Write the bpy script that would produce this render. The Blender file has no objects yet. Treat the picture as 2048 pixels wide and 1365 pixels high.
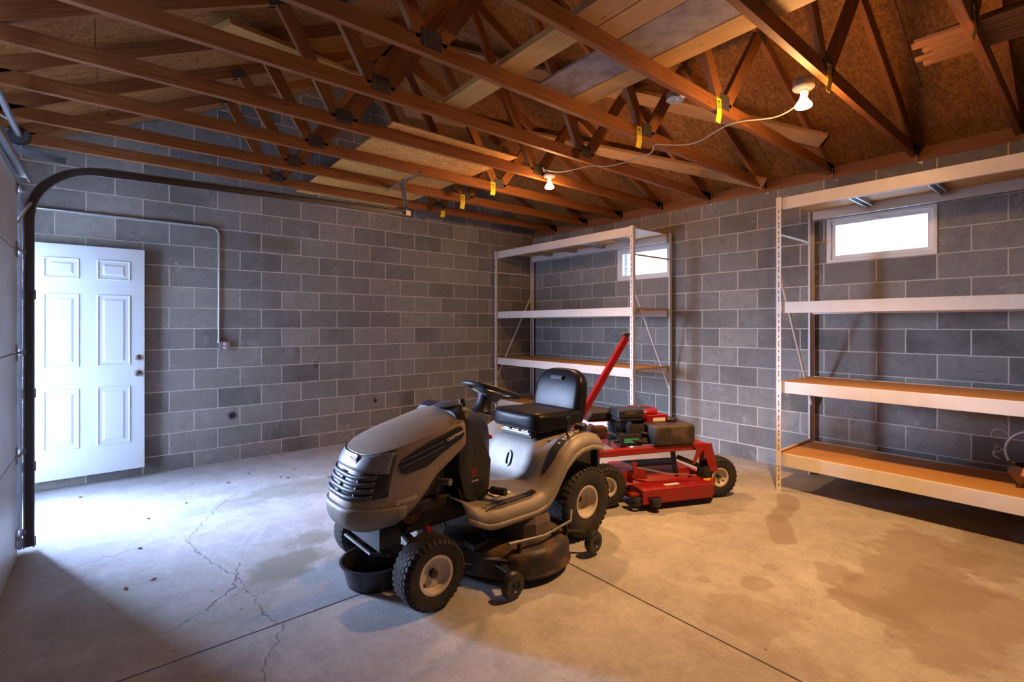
import bpy, bmesh, math, random
from mathutils import Vector, Matrix
random.seed(7)
SC = bpy.context.scene
COL = SC.collection
PI = math.pi

# ---------------------------------------------------------------- materials
def new_mat(name):
    m = bpy.data.materials.new(name); m.use_nodes = True
    nt = m.node_tree; nt.nodes.clear()
    out = nt.nodes.new('ShaderNodeOutputMaterial'); b = nt.nodes.new('ShaderNodeBsdfPrincipled')
    nt.links.new(b.outputs[0], out.inputs[0])
    return m, nt, b
class NT:
    def __init__(s, nt): s.nt = nt
    def n(s, t, **k):
        n = s.nt.nodes.new(t)
        for a, v in k.items(): setattr(n, a, v)
        return n
    def l(s, a, b): s.nt.links.new(a, b)
    def setin(s, sock, v):
        if hasattr(v, 'node'): s.l(v, sock)
        elif v is not None: sock.default_value = v
    def math(s, op, a, b=None, c=None, clamp=False):
        n = s.n('ShaderNodeMath', operation=op, use_clamp=clamp)
        s.setin(n.inputs[0], a)
        if b is not None: s.setin(n.inputs[1], b)
        if c is not None: s.setin(n.inputs[2], c)
        return n.outputs[0]
    def mix(s, f, a, b, blend='MIX'):
        n = s.n('ShaderNodeMix', data_type='RGBA', blend_type=blend)
        s.setin(n.inputs[0], f)
        for i, v in ((6, a), (7, b)):
            if hasattr(v, 'node'): s.l(v, n.inputs[i])
            else: n.inputs[i].default_value = (*v[:3], 1)
        return n.outputs[2]
    def noise(s, vec, scale, detail=3, rough=.5, dist=0):
        n = s.n('ShaderNodeTexNoise'); n.inputs['Scale'].default_value = scale
        n.inputs['Detail'].default_value = detail; n.inputs['Roughness'].default_value = rough
        n.inputs['Distortion'].default_value = dist
        if vec is not None: s.l(vec, n.inputs['Vector'])
        return n.outputs[0]
    def ramp(s, f, stops):
        n = s.n('ShaderNodeValToRGB'); s.l(f, n.inputs[0]); e = n.color_ramp.elements
        while len(e) < len(stops): e.new(.5)
        for i, (p, c) in enumerate(stops):
            e[i].position = p; e[i].color = (*c[:3], 1) if hasattr(c, '__len__') else (c, c, c, 1)
        return n.outputs[0]
    def mapr(s, f, a, b, c=0., d=1.):
        n = s.n('ShaderNodeMapRange'); n.clamp = True; s.l(f, n.inputs[0])
        for i, v in enumerate((a, b, c, d)): n.inputs[i+1].default_value = v
        return n.outputs[0]
    def bump(s, h, strength, dist, bsdf):
        n = s.n('ShaderNodeBump'); n.inputs['Strength'].default_value = strength; n.inputs['Distance'].default_value = dist
        s.l(h, n.inputs['Height']); s.l(n.outputs[0], bsdf.inputs['Normal'])
    def geo(s): return s.n('ShaderNodeNewGeometry').outputs['Position']
    def obj(s): return s.n('ShaderNodeTexCoord').outputs['Object']
    def uv(s): return s.n('ShaderNodeTexCoord').outputs['UV']
    def sep(s, v):
        n = s.n('ShaderNodeSeparateXYZ'); s.l(v, n.inputs[0]); return n.outputs
    def comb(s, x, y, z=0.):
        n = s.n('ShaderNodeCombineXYZ')
        for i, v in enumerate((x, y, z)): s.setin(n.inputs[i], v)
        return n.outputs[0]
    def scale(s, v, k):
        n = s.n('ShaderNodeVectorMath', operation='MULTIPLY'); s.l(v, n.inputs[0]); n.inputs[1].default_value = k
        return n.outputs[0]
def plain(name, col, rough=.5, metal=0., var=.12, nscale=30, bump=0., coat=0., dirt=None, dirtamt=.5, spec=.5):
    m, nt, b = new_mat(name); N = NT(nt); v = N.obj()
    f = N.noise(v, nscale, 4)
    c = N.mix(f, [x*(1-var) for x in col], [min(1, x*(1+var)) for x in col])
    if dirt is not None:
        g = N.mapr(N.noise(v, 9, 5, .65), .42, .62); g = N.math('MULTIPLY', g, dirtamt)
        c = N.mix(g, c, dirt)
        r = N.math('ADD', N.math('MULTIPLY', g, .35), rough, clamp=True); N.l(r, b.inputs['Roughness'])
    else:
        r = N.mapr(f, .3, .7, max(0, rough-.06), min(1, rough+.06)); N.l(r, b.inputs['Roughness'])
    N.l(c, b.inputs['Base Color']); b.inputs['Metallic'].default_value = metal
    b.inputs['Coat Weight'].default_value = coat; b.inputs['Specular IOR Level'].default_value = spec
    if bump: N.bump(N.noise(v, nscale*6, 3), bump, .002, b)
    return m
def emis(name, col, st, base=(.9, .9, .9)):
    m, nt, b = new_mat(name); N = NT(nt)
    f = N.noise(N.obj(), 20, 1); N.l(N.mix(f, base, [x*.95 for x in base]), b.inputs['Base Color'])
    b.inputs['Emission Color'].default_value = (*col, 1); b.inputs['Emission Strength'].default_value = st
    return m
M = {}
# --- concrete block walls: brick pattern laid out in metres from the room corner
def block_mat(name, axis, off):
    m, nt, b = new_mat(name); N = NT(nt); p = N.geo(); x, y, z = N.sep(p)
    u = N.math('MULTIPLY', x if axis == 'x' else y, -1.0)
    u = N.math('ADD', u, -off + 4.064*5); w = N.math('ADD', z, -.1535 + .2032*10)
    wob = N.math('ADD', N.math('MULTIPLY', N.math('SUBTRACT', N.noise(p, 5, 2), .5), .008), N.math('MULTIPLY', N.math('SUBTRACT', N.noise(p, 28, 4, .7), .5), .008))
    vec = N.comb(N.math('ADD', u, wob), N.math('ADD', w, wob), 0.)
    br = N.n('ShaderNodeTexBrick'); N.l(vec, br.inputs['Vector'])
    br.offset = .5; br.offset_frequency = 2; br.squash = 1
    br.inputs['Scale'].default_value = 1; br.inputs['Mortar Size'].default_value = .0058; br.inputs['Mortar Smooth'].default_value = .35
    br.inputs['Brick Width'].default_value = .4064; br.inputs['Row Height'].default_value = .2032; br.inputs['Bias'].default_value = 0
    br.inputs['Color1'].default_value = (0, 0, 0, 1); br.inputs['Color2'].default_value = (1, 1, 1, 1); br.inputs['Mortar'].default_value = (.5, .5, .5, 1)
    tone = N.mix(N.sep(br.outputs['Color'])[0], (.145, .135, .118), (.40, .37, .32))
    blot = N.noise(p, 2.2, 4, .6); tone = N.mix(N.mapr(blot, .35, .7), tone, (.29, .28, .26))
    fine = N.noise(p, 160, 3, .7); tone = N.mix(N.mapr(fine, .36, .62), N.mix(.45, tone, (.06, .06, .06)), tone)
    med = N.noise(p, 14, 5, .7); tone = N.mix(N.math('MULTIPLY', N.mapr(med, .5, .75), .45), tone, (.085, .085, .085))
    eff = N.mapr(N.noise(p, 3.1, 6, .75), .56, .70); eff = N.math('MULTIPLY', eff, N.mapr(N.noise(p, 40, 4), .4, .6)); tone = N.mix(N.math('MULTIPLY', eff, .6), tone, (.52, .51, .48))
    mort = N.mix(N.noise(p, 30, 3), (.46, .44, .38), (.68, .63, .54))
    # rusty stained blocks and a couple of black scorch spots on the back wall
    if axis == 'x':
        def spot(cx, cz, rx, rz, col, k, src):
            dx = N.math('DIVIDE', N.math('SUBTRACT', x, cx), rx); dz = N.math('DIVIDE', N.math('SUBTRACT', z, cz), rz)
            d = N.math('SQRT', N.math('ADD', N.math('MULTIPLY', dx, dx), N.math('MULTIPLY', dz, dz)))
            d = N.math('ADD', d, N.math('MULTIPLY', N.math('SUBTRACT', N.noise(p, 24, 4), .5), 1.1))
            return N.mix(N.math('MULTIPLY', N.mapr(d, .5, 1.05, 1, 0), k), src, col)
        tone = spot(-3.78, 2.29, .30, .10, (.12, .095, .045), .6, tone)
        tone = spot(-4.18, .47, .05, .05, (.012, .012, .015), .95, tone)
        tone = spot(-2.62, .47, .03, .04, (.012, .012, .015), .9, tone)
        tone = spot(-3.33, .95, .04, .05, (.05, .05, .05), .7, tone)
    col = N.mix(br.outputs['Fac'], tone, mort)
    N.l(col, b.inputs['Base Color']); b.inputs['Roughness'].default_value = .92; b.inputs['Specular IOR Level'].default_value = .25
    h = N.math('SUBTRACT', N.math('MULTIPLY', fine, .35), N.math('MULTIPLY', br.outputs['Fac'], 1.0))
    N.bump(h, .55, .006, b)
    return m
M['block_b'] = block_mat('block_back', 'x', .0467)
M['block_r'] = block_mat('block_right', 'y', .016 - .2032)
# --- timber: uv runs along the board in metres
def wood_mat(name, dark, light, knots=True, rough=.62):
    m, nt, b = new_mat(name); N = NT(nt); v = N.uv()
    g = N.noise(N.scale(v, (1.6, 34, 1)), 2.2, 5, .6, .6)
    c = N.mix(N.mapr(g, .3, .7), dark, light)
    big = N.noise(N.scale(v, (.7, 1, 1)), 1.3, 2); c = N.mix(N.mapr(big, .35, .7), c, N.mix(.5, c, dark))
    if knots:
        vo = N.n('ShaderNodeTexVoronoi'); N.l(N.scale(v, (1, 2.6, 1)), vo.inputs['Vector']); vo.inputs['Scale'].default_value = 3.2
        k = N.mapr(vo.outputs['Distance'], .03, .075, 1, 0); c = N.mix(k, c, [x*.22 for x in dark])
    N.l(c, b.inputs['Base Color']); b.inputs['Roughness'].default_value = rough; b.inputs['Specular IOR Level'].default_value = .3
    N.bump(g, .2, .002, b)
    return m
M['truss'] = wood_mat('truss_pine', (.17, .055, .013), (.37, .145, .042))
M['web'] = wood_mat('web_pine', (.18, .06, .015), (.40, .17, .055))
M['pale'] = wood_mat('pale_pine', (.42, .235, .10), (.60, .38, .19))
M['pale2'] = wood_mat('yellow_pine', (.44, .24, .07), (.62, .38, .13))
M['shelfwood'] = wood_mat('shelf_board', (.48, .25, .07), (.66, .37, .115), False, .55)
M['darkwood'] = wood_mat('stacked_lumber', (.2, .085, .035), (.36, .18, .085))
def osb_mat(name, a, b_, seam=True):
    m, nt, b = new_mat(name); N = NT(nt); p = N.geo()
    def flakes(sc, rot, stretch):
        mp = N.n('ShaderNodeMapping'); N.l(p, mp.inputs[0]); mp.inputs['Rotation'].default_value = (0, 0, rot); mp.inputs['Scale'].default_value = stretch
        vo = N.n('ShaderNodeTexVoronoi'); vo.inputs['Scale'].default_value = sc; N.l(mp.outputs[0], vo.inputs['Vector'])
        return N.sep(vo.outputs['Color'])[0]
    f1 = flakes(14, .4, (1, 3.6, 1)); f2 = flakes(18, 1.5, (1, 3.2, 1)); f3 = flakes(12, -.7, (1, 3.8, 1))
    f = N.mix(N.mapr(N.noise(p, 14, 3), .45, .55), f1, f2); f = N.mix(N.mapr(N.noise(N.scale(p, (1, 1, 1)), 21, 2), .5, .56), f, f3)
    d1 = N.noise(N.scale(p, (1, 2.6, 1)), 16, 4, .65, 3.0); d2 = N.noise(N.scale(p, (2.4, 1, 1)), 19, 4, .65, 2.6)
    d = N.math('MAXIMUM', N.mapr(d1, .38, .66), N.mapr(d2, .44, .70))
    fx = N.math('ADD', N.math('MULTIPLY', N.sep(f)[0], .38), N.math('MULTIPLY', d, .62))
    fx = N.math('POWER', fx, 1.25)
    c = N.mix(fx, a, b_)
    c = N.mix(N.mapr(N.noise(p, 60, 3, .7), .62, .7), c, [x*.25 for x in a])
    c = N.mix(N.mapr(N.noise(p, 1.4, 3), .35, .7), c, N.mix(.5, c, a))
    N.l(c, b.inputs['Base Color']); b.inputs['Roughness'].default_value = .7; b.inputs['Specular IOR Level'].default_value = .3
    N.bump(fx, .3, .003, b)
    return m
M['osb'] = osb_mat('osb_sheathing', (.11, .034, .006), (.58, .27, .068))
M['osb2'] = osb_mat('osb_sheet', (.40, .15, .025), (.95, .58, .18))
# --- concrete floor
def floor_mat():
    m, nt, b = new_mat('concrete_floor'); N = NT(nt); p = N.geo(); x, y, z = N.sep(p)
    big = N.noise(N.scale(p, (1, 1.5, 1)), .9, 5, .6); mid = N.noise(p, 4.5, 6, .65); fine = N.noise(p, 90, 4, .7)
    c = N.mix(N.mapr(big, .32, .68), (.35, .34, .325), (.50, .49, .465))
    c = N.mix(N.math('MULTIPLY', N.mapr(mid, .38, .66), .65), c, (.29, .275, .26))
    sw = N.noise(N.scale(p, (1.2, .45, 1)), 2.4, 6, .7, 1.4); c = N.mix(N.math('MULTIPLY', N.mapr(sw, .52, .68), .5), c, (.56, .55, .53))
    c = N.mix(N.math('MULTIPLY', N.mapr(fine, .5, .7), .4), c, (.20, .185, .165)); gr_ = N.noise(p, 28, 5, .75); c = N.mix(N.math('MULTIPLY', N.mapr(gr_, .5, .72), .35), c, (.24, .225, .205)); c = N.mix(N.math('MULTIPLY', N.mapr(gr_, .48, .3), .25), c, (.62, .60, .56))
    nd = N.math('ADD', N.math('MULTIPLY', N.math('SUBTRACT', N.noise(p, 2.6, 4, .6), .5), 1.9), N.math('MULTIPLY', N.math('SUBTRACT', N.noise(p, 11, 5, .6), .5), .9))
    def blob(cx, cy, rx, ry, col, k, soft=.35):
        nonlocal c
        dx = N.math('DIVIDE', N.math('SUBTRACT', x, cx), rx); dy = N.math('DIVIDE', N.math('SUBTRACT', y, cy), ry)
        d = N.math('ADD', N.math('SQRT', N.math('ADD', N.math('MULTIPLY', dx, dx), N.math('MULTIPLY', dy, dy))), nd)
        c = N.mix(N.math('MULTIPLY', N.mapr(d, 1-soft, 1.0, 1, 0), k), c, col)
    D = (.235, .185, .145)
    for cx, cy, rx, ry, k in [                              (-1.55, -5.05, .75, .33, .8), (-1.95, -5.32, .55, .3, .8), (-1.05, -5.3, .5, .25, .75), (-1.98, -4.78, .18, .13, .7), (-2.25, -5.05, .11, .22, .8),
                              (-2.45, -4.55, .11, .09, .7), (-2.75, -4.65, .2, .25, .5), (-1.9, -4.05, .12, .1, .45), (-1.62, -3.98, .1, .05, .4),
                              (-2.62, -4.35, .06, .05, .6), (-2.2, -4.52, .07, .05, .55), (-3.1, -5.0, .3, .5, .35)]:
        blob(cx, cy, rx, ry, D, k*.72, .22)
    for cx, cy, rx, ry, k in [(-4.33, -2.72, .25, .18, .95), (-4.12, -2.42, .24, .15, .8), (-4.5, -2.88, .16, .10, .5), (-3.85, -1.35, .6, .28, .6), (-4.4, -1.4, .45, .15, .35), (-5.2, -2.6, .3, .4, .5), (-4.9, -3.1, .5, .2, .3), (-3.6, -.9, .5, .3, .3)]:
        blob(cx, cy, rx, ry, (.22, .22, .17), k, .4)
    # cracks as jagged polylines
    jit = N.math('MULTIPLY', N.math('SUBTRACT', N.noise(p, 14, 4), .5), .09); jit2 = N.math('MULTIPLY', N.math('SUBTRACT', N.noise(N.scale(p, (-1, 1, 1)), 15, 4), .5), .09)
    xx = N.math('ADD', x, jit); yy = N.math('ADD', y, jit2)
    def seg(ax, ay, bx, by, w, x=xx, y=yy):
        dx, dy = bx-ax, by-ay; L2 = dx*dx+dy*dy
        px = N.math('SUBTRACT', x, ax); py = N.math('SUBTRACT', y, ay)
        t = N.math('DIVIDE', N.math('ADD', N.math('MULTIPLY', px, dx), N.math('MULTIPLY', py, dy)), L2, clamp=True)
        ex = N.math('SUBTRACT', px, N.math('MULTIPLY', t, dx)); ey = N.math('SUBTRACT', py, N.math('MULTIPLY', t, dy))
        d = N.math('SQRT', N.math('ADD', N.math('MULTIPLY', ex, ex), N.math('MULTIPLY', ey, ey)))
        return N.math('SUBTRACT', d, w)
    for a_, c_, w_ in (((-.88, -4.10), (-1.12, -4.20), .075), ((-1.12, -4.20), (-1.42, -4.24), .06), ((-1.42, -4.24), (-1.75, -4.42), .075)):
        sd = seg(*a_, *c_, w_, x, y); sd = N.math('ADD', sd, N.math('MULTIPLY', nd, .045)); c = N.mix(N.math('MULTIPLY', N.mapr(sd, -.008, .012, 1, 0), .62), c, D)
    cr = None
    A = [(-4.3, -1.05), (-4.55, -1.45), (-4.68, -1.75), (-4.779, -1.931), (-4.734, -2.197), (-4.688, -2.439), (-4.62, -2.644), (-4.6, -2.926), (-4.566, -3.29)]
    S = [(A[i]+A[i+1], .0010) for i in range(len(A)-1)]
    S += [((-4.516, -3.30, -4.63, -3.463), .0012), ((-4.63, -3.463, -4.70, -3.66), .0012), ((-4.70, -3.66, -4.80, -3.95), .0012), ((-4.575, -2.50, -4.64, -2.76), .0022), ((-4.64, -2.78, -4.80, -2.95), .0018), ((-4.8, -2.95, -5.0, -3.05), .001), ((-5.5, -2.0, -4.9, -1.85), .0008)]
    for s_, w in S:
        d = seg(*s_, w); cr = d if cr is None else N.math('MINIMUM', cr, d)
    crk = N.mapr(cr, 0., .0045, 1, 0)
    j1 = seg(-3.075, -3.29, -3.02, -9., .003, x, y); j2 = seg(-7, -3.29, -3.07, -3.29, .003, x, y); jd = N.math('MINIMUM', j1, j2)
    jt = N.mapr(jd, 0., .004, 1, 0)
    dark = N.math('MAXIMUM', N.math('MULTIPLY', crk, .6), jt); c = N.mix(dark, c, (.03, .025, .02))
    sp = N.n('ShaderNodeTexVoronoi'); N.l(p, sp.inputs['Vector']); sp.inputs['Scale'].default_value = 9
    spk = N.mapr(sp.outputs['Distance'], .05, .09, 1, 0); spk = N.math('MULTIPLY', spk, N.mapr(N.noise(p, 1.1, 2), .55, .62)); c = N.mix(N.math('MULTIPLY', spk, .7), c, (.1, .07, .05))
    N.l(c, b.inputs['Base Color'])
    N.l(N.mapr(mid, .3, .7, .5, .72), b.inputs['Roughness']); b.inputs['Specular IOR Level'].default_value = .35
    h = N.math('SUBTRACT', N.math('MULTIPLY', mid, .2), dark); N.bump(h, .4, .004, b)
    return m
M['floor'] = floor_mat()
M['cream'] = plain('cream_enamel', (.72, .70, .66), .38, 0, .03, 8, dirt=(.5, .42, .3), dirtamt=.15)
M['galv'] = plain('galvanised_steel', (.52, .54, .55), .34, .85, .15, 25)
M['plate'] = plain('dark_truss_plate', (.12, .10, .09), .6, .6, .2, 25)
M['galvdull'] = plain('dull_galvanised_steel', (.34, .35, .36), .45, .8, .2, 25)
M['tracksteel'] = plain('aged_track_steel', (.16, .16, .165), .45, .75, .25, 25)
M['doorwhite'] = plain('white_door_paint', (.56, .60, .60), .42, 0, .02, 4, spec=.4)
M['gdoor'] = plain('garage_panel_paint', (.42, .44, .45), .38, .0, .02, 3)
M['vinyl'] = plain('white_vinyl', (.82, .83, .82), .4, 0, .02)
M['chrome'] = plain('brushed_nickel', (.6, .58, .55), .22, 1, .05)
M['silver'] = plain('silver_bronze_paint', (.26, .235, .205), .5, .12, .05, 60, coat=.0, dirt=(.27, .20, .13), dirtamt=.22)
M['hoodpaint'] = plain('dusty_hood_paint', (.33, .265, .21), .45, .2, .05, 80, coat=.0, dirt=(.22, .17, .125), dirtamt=.25)
M['blackpl'] = plain('black_plastic', (.022, .023, .028), .42, 0, .2, 30)
M['dashpl'] = plain('charcoal_plastic', (.022, .023, .03), .48, 0, .15, 30)
M['slat'] = plain('grille_plastic', (.07, .085, .115), .4, 0, .1, 30)
M['lens'] = plain('smoked_lens', (.20, .215, .25), .36, .0, .1, 30)
M['vinylseat'] = plain('black_seat_vinyl', (.009, .009, .011), .36, 0, .02, 3, spec=.16)
M['rubber'] = plain('tyre_rubber', (.017, .0165, .017), .74, 0, .2, 20, bump=.3, dirt=(.06, .046, .032), dirtamt=.5)
M['rim'] = plain('cream_rim_paint', (.62, .58, .52), .42, 0, .05, 20, dirt=(.4, .3, .2), dirtamt=.35)
M['frameblk'] = plain('black_frame_steel', (.02, .02, .024), .5, .2, .2, 20, dirt=(.07, .05, .035), dirtamt=.35)
M['deckpaint'] = plain('caked_deck_paint', (.03, .026, .026), .5, .2, .2, 20, bump=.3, dirt=(.15, .085, .03), dirtamt=.8)
M['coverpl'] = plain('dusty_pulley_cover', (.12, .095, .075), .75, 0, .15, 20, dirt=(.15, .11, .08), dirtamt=.6)
M['red'] = plain('red_enamel', (.30, .007, .009), .36, 0, .08, 12, dirt=(.22, .05, .03), dirtamt=.5)
M['redclean'] = plain('red_bright_enamel', (.29, .006, .010), .35, 0, .05, 12)
M['redpl'] = plain('red_plastic', (.6, .01, .015), .3)
M['rusty'] = plain('rusty_muffler', (.05, .022, .016), .7, .3, .3, 15, bump=.4, dirt=(.10, .04, .025), dirtamt=.6)
M['tankpl'] = plain('dusty_fuel_tank', (.03, .026, .022), .5, 0, .15, 15, dirt=(.11, .075, .05), dirtamt=.7)
M['white'] = plain('white_print', (.82, .82, .8), .5, 0, .03)
M['yellow'] = plain('yellow_tag_card', (.85, .68, .04), .6, 0, .05)
M['ink'] = plain('dark_ink', (.04, .03, .02), .6)
M['teal'] = plain('teal_label', (.05, .42, .40), .5)
M['cable'] = plain('grey_sheathed_cable', (.42, .41, .40), .45, .1)
M['bronze'] = plain('hammered_bronze', (.22, .11, .06), .32, .8, .2, 12)
M['rope'] = plain('grey_painted_iron', (.36, .34, .36), .5, .4, .1)
M['mirror'] = plain('dark_glass', (.03, .035, .04), .08, .2)
M['greybrd'] = plain('weathered_grey_board', (.33, .28, .26), .75, 0, .25, 6, dirt=(.16, .12, .11), dirtamt=.6)
M['porcelain'] = plain('white_porcelain', (.85, .83, .78), .3)
M['leaf'] = plain('dead_leaf', (.12, .06, .03), .7)
M['dark'] = plain('dark_void', (.008, .008, .009), .9)
M['ground'] = plain('pale_driveway', (.42, .42, .40), .9, 0, .15, 2)
M['orangelabel'] = plain('orange_decal', (.75, .42, .03), .5)
M['bulbglow'] = emis('lit_bulb_face', (1.0, .62, .28), 60.)
M['bulbneck'] = emis('lit_bulb_neck', (1.0, .50, .18), 9.)
# clear window glass
def glass_mat():
    m = bpy.data.materials.new('window_glass'); m.use_nodes = True; nt = m.node_tree; nt.nodes.clear(); N = NT(nt)
    out = N.n('ShaderNodeOutputMaterial'); t = N.n('ShaderNodeBsdfTransparent'); g = N.n('ShaderNodeBsdfGlossy'); g.inputs['Roughness'].default_value = .02
    mx = N.n('ShaderNodeMixShader'); mx.inputs[0].default_value = .06
    N.l(t.outputs[0], mx.inputs[1]); N.l(g.outputs[0], mx.inputs[2]); N.l(mx.outputs[0], out.inputs[0])
    t.inputs[0].default_value = (.96, .98, .97, 1)
    return m
M['glass'] = glass_mat()

# ---------------------------------------------------------------- mesh builder
class MB:
    def __init__(s): s.v = []; s.f = []; s.uv = []; s.M = Matrix.Identity(4)
    def add(s, vs, fs, uvs=None):
        o = len(s.v); s.v += [tuple(s.M @ Vector(q)) for q in vs]
        for i, f in enumerate(fs):
            s.f.append(tuple(o+k for k in f)); s.uv.append(uvs[i] if uvs else None)
        return s
    def box(s, c, d, rot=None):
        R = rot if rot is not None else Matrix.Identity(3)
        if isinstance(R, tuple): 
            from mathutils import Euler
            R = Euler(R).to_matrix()
        h = [x/2 for x in d]
        vs = [Vector(c)+R @ Vector((sx*h[0], sy*h[1], sz*h[2])) for sx in (-1, 1) for sy in (-1, 1) for sz in (-1, 1)]
        return s.add(vs, [(0, 1, 3, 2), (4, 6, 7, 5), (0, 4, 5, 1), (2, 3, 7, 6), (0, 2, 6, 4), (1, 5, 7, 3)])
    def bb(s, x0, x1, y0, y1, z0, z1): return s.box(((x0+x1)/2, (y0+y1)/2, (z0+z1)/2), (abs(x1-x0), abs(y1-y0), abs(z1-z0)))
    def beam(s, p0, p1, w, h, up=(0, 0, 1), seed=None):
        """board from p0 to p1 (centre line), w across, h along up; uv in metres along the board"""
        p0, p1 = Vector(p0), Vector(p1); d = p1-p0; L = d.length; d.normalize(); up = Vector(up)
        sd = d.cross(up).normalized(); u2 = sd.cross(d).normalized()
        q = random.random()*20; vs = []
        for p in (p0, p1):
            for a, b in ((-1, -1), (1, -1), (1, 1), (-1, 1)): vs.append(p+sd*(a*w/2)+u2*(b*h/2))
        fs = [(0, 1, 5, 4), (1, 2, 6, 5), (2, 3, 7, 6), (3, 0, 4, 7), (3, 2, 1, 0), (4, 5, 6, 7)]
        uvs = []
        for k, (wd) in enumerate((w, h, w, h)):
            o = q+k*1.37; uvs.append([(q, o), (q, o+wd), (q+L, o+wd), (q+L, o)])
        uvs += [[(q, q), (q+.02, q), (q+.02, q+h), (q, q+h)]]*2
        return s.add(vs, fs, uvs)
    def ring_loft(s, rings, cap0=True, cap1=True, closed=True):
        n = len(rings[0]); vs = [p for r in rings for p in r]; fs = []
        for i in range(len(rings)-1):
            for j in range(n if closed else n-1):
                k = (j+1) % n; fs.append((i*n+j, i*n+k, (i+1)*n+k, (i+1)*n+j))
        if cap0: fs.append(tuple(range(n-1, -1, -1)))
        if cap1: fs.append(tuple((len(rings)-1)*n+j for j in range(n)))
        return s.add(vs, fs)
    def cyl(s, p0, p1, r, n=16, r2=None, caps=True):
        p0, p1 = Vector(p0), Vector(p1); d = (p1-p0).normalized(); a = d.orthogonal().normalized(); b = d.cross(a)
        r2 = r if r2 is None else r2
        R = [[p+(a*math.cos(2*PI*i/n)+b*math.sin(2*PI*i/n))*q for i in range(n)] for p, q in ((p0, r), (p1, r2))]
        return s.ring_loft(R, caps, caps)
    def tube(s, pts, r, n=8, caps=True, closed=False):
        pts = [Vector(p) for p in pts]; rings = []; m = len(pts)
        ref = None
        for i, p in enumerate(pts):
            if closed: t = (pts[(i+1) % m]-pts[i-1]).normalized()
            else: t = (pts[min(i+1, m-1)]-pts[max(i-1, 0)]).normalized()
            if ref is None: ref = t.orthogonal().normalized()
            a = (ref-t*ref.dot(t)).normalized(); ref = a; b = t.cross(a)
            rr = r[i] if isinstance(r, (list, tuple)) else r
            rings.append([p+(a*math.cos(2*PI*k/n)+b*math.sin(2*PI*k/n))*rr for k in range(n)])
        if closed:
            rings.append(rings[0]); return s.ring_loft(rings, False, False)
        return s.ring_loft(rings, caps, caps)
    def lathe(s, prof, n=32, o=(0, 0, 0), ax=(0, 0, 1), a0=0):
        ax = Vector(ax).normalized(); a = ax.orthogonal().normalized(); b = ax.cross(a); o = Vector(o)
        rings = [[o+ax*z+(a*math.cos(2*PI*i/n+a0)+b*math.sin(2*PI*i/n+a0))*max(r, 1e-5) for i in range(n)] for r, z in prof]
        return s.ring_loft(rings, True, True)
    def prism(s, poly, plane, lo, hi):
        """extrude 2-D polygon; plane 'xz' (extrude y), 'xy' (z), 'yz' (x)"""
        f = {'xz': lambda p, t: (p[0], t, p[1]), 'xy': lambda p, t: (p[0], p[1], t), 'yz': lambda p, t: (t, p[0], p[1])}[plane]
        return s.ring_loft([[f(p, lo) for p in poly], [f(p, hi) for p in poly]])
    def grid(s, P):
        n, m = len(P), len(P[0]); vs = [p for r in P for p in r]
        return s.add(vs, [(i*m+j, i*m+j+1, (i+1)*m+j+1, (i+1)*m+j) for i in range(n-1) for j in range(m-1)])
    def build(s, name, mat, parent=None, smooth=None, bevel=0, solid=0, sub=0, label=None, fixn=True, seg=2, weld=False):
        me = bpy.data.meshes.new(name); me.from_pydata(s.v, [], s.f)
        if any(u is not None for u in s.uv):
            ul = me.uv_layers.new(name='UVMap'); k = 0
            for fi, f in enumerate(s.f):
                for j in range(len(f)):
                    ul.data[k].uv = s.uv[fi][j] if s.uv[fi] else (s.v[f[j]][0], s.v[f[j]][1]); k += 1
        if fixn:
            bm = bmesh.new(); bm.from_mesh(me)
            if weld: bmesh.ops.remove_doubles(bm, verts=bm.verts[:], dist=1e-4)
            bmesh.ops.recalc_face_normals(bm, faces=bm.faces[:]); bm.to_mesh(me); bm.free()
        if isinstance(mat, (list, tuple)):
            for q in mat: me.materials.append(q)
        else: me.materials.append(mat)
        if smooth is not None or sub:
            me.shade_smooth()
            if not sub: me.set_sharp_from_angle(angle=math.radians(smooth if smooth is not None else 35))
        o = bpy.data.objects.new(name, me); COL.objects.link(o)
        if parent is not None: o.parent = parent
        if sub:
            q = o.modifiers.new('sub', 'SUBSURF'); q.levels = sub; q.render_levels = sub
        if solid:
            q = o.modifiers.new('sol', 'SOLIDIFY'); q.thickness = solid; q.offset = -1
        if bevel:
            q = o.modifiers.new('bev', 'BEVEL'); q.width = bevel; q.segments = seg; q.limit_method = 'ANGLE'; q.angle_limit = math.radians(40)
        if label: o['label'] = label
        return o
def tag(o, label, cat, group=None):
    o['label'] = label; o['category'] = cat
    if group: o['group'] = group
    return o
def struct(o, label=None):
    o['kind'] = 'structure'
    if label: o['label'] = label
    return o
def thing(name, label, cat, loc=(0, 0, 0), rz=0, group=None, kind=None):
    o = bpy.data.objects.new(name, None); o.empty_display_size = .1; COL.objects.link(o)
    o.location = loc; o.rotation_euler = (0, 0, rz); tag(o, label, cat, group)
    if kind: o['kind'] = kind; del o['category']
    return o
def copy_tree(o, parent=None):
    c = o.copy(); COL.objects.link(c); c.parent = parent
    for ch in list(o.children): copy_tree(ch, c)
    return c
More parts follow.
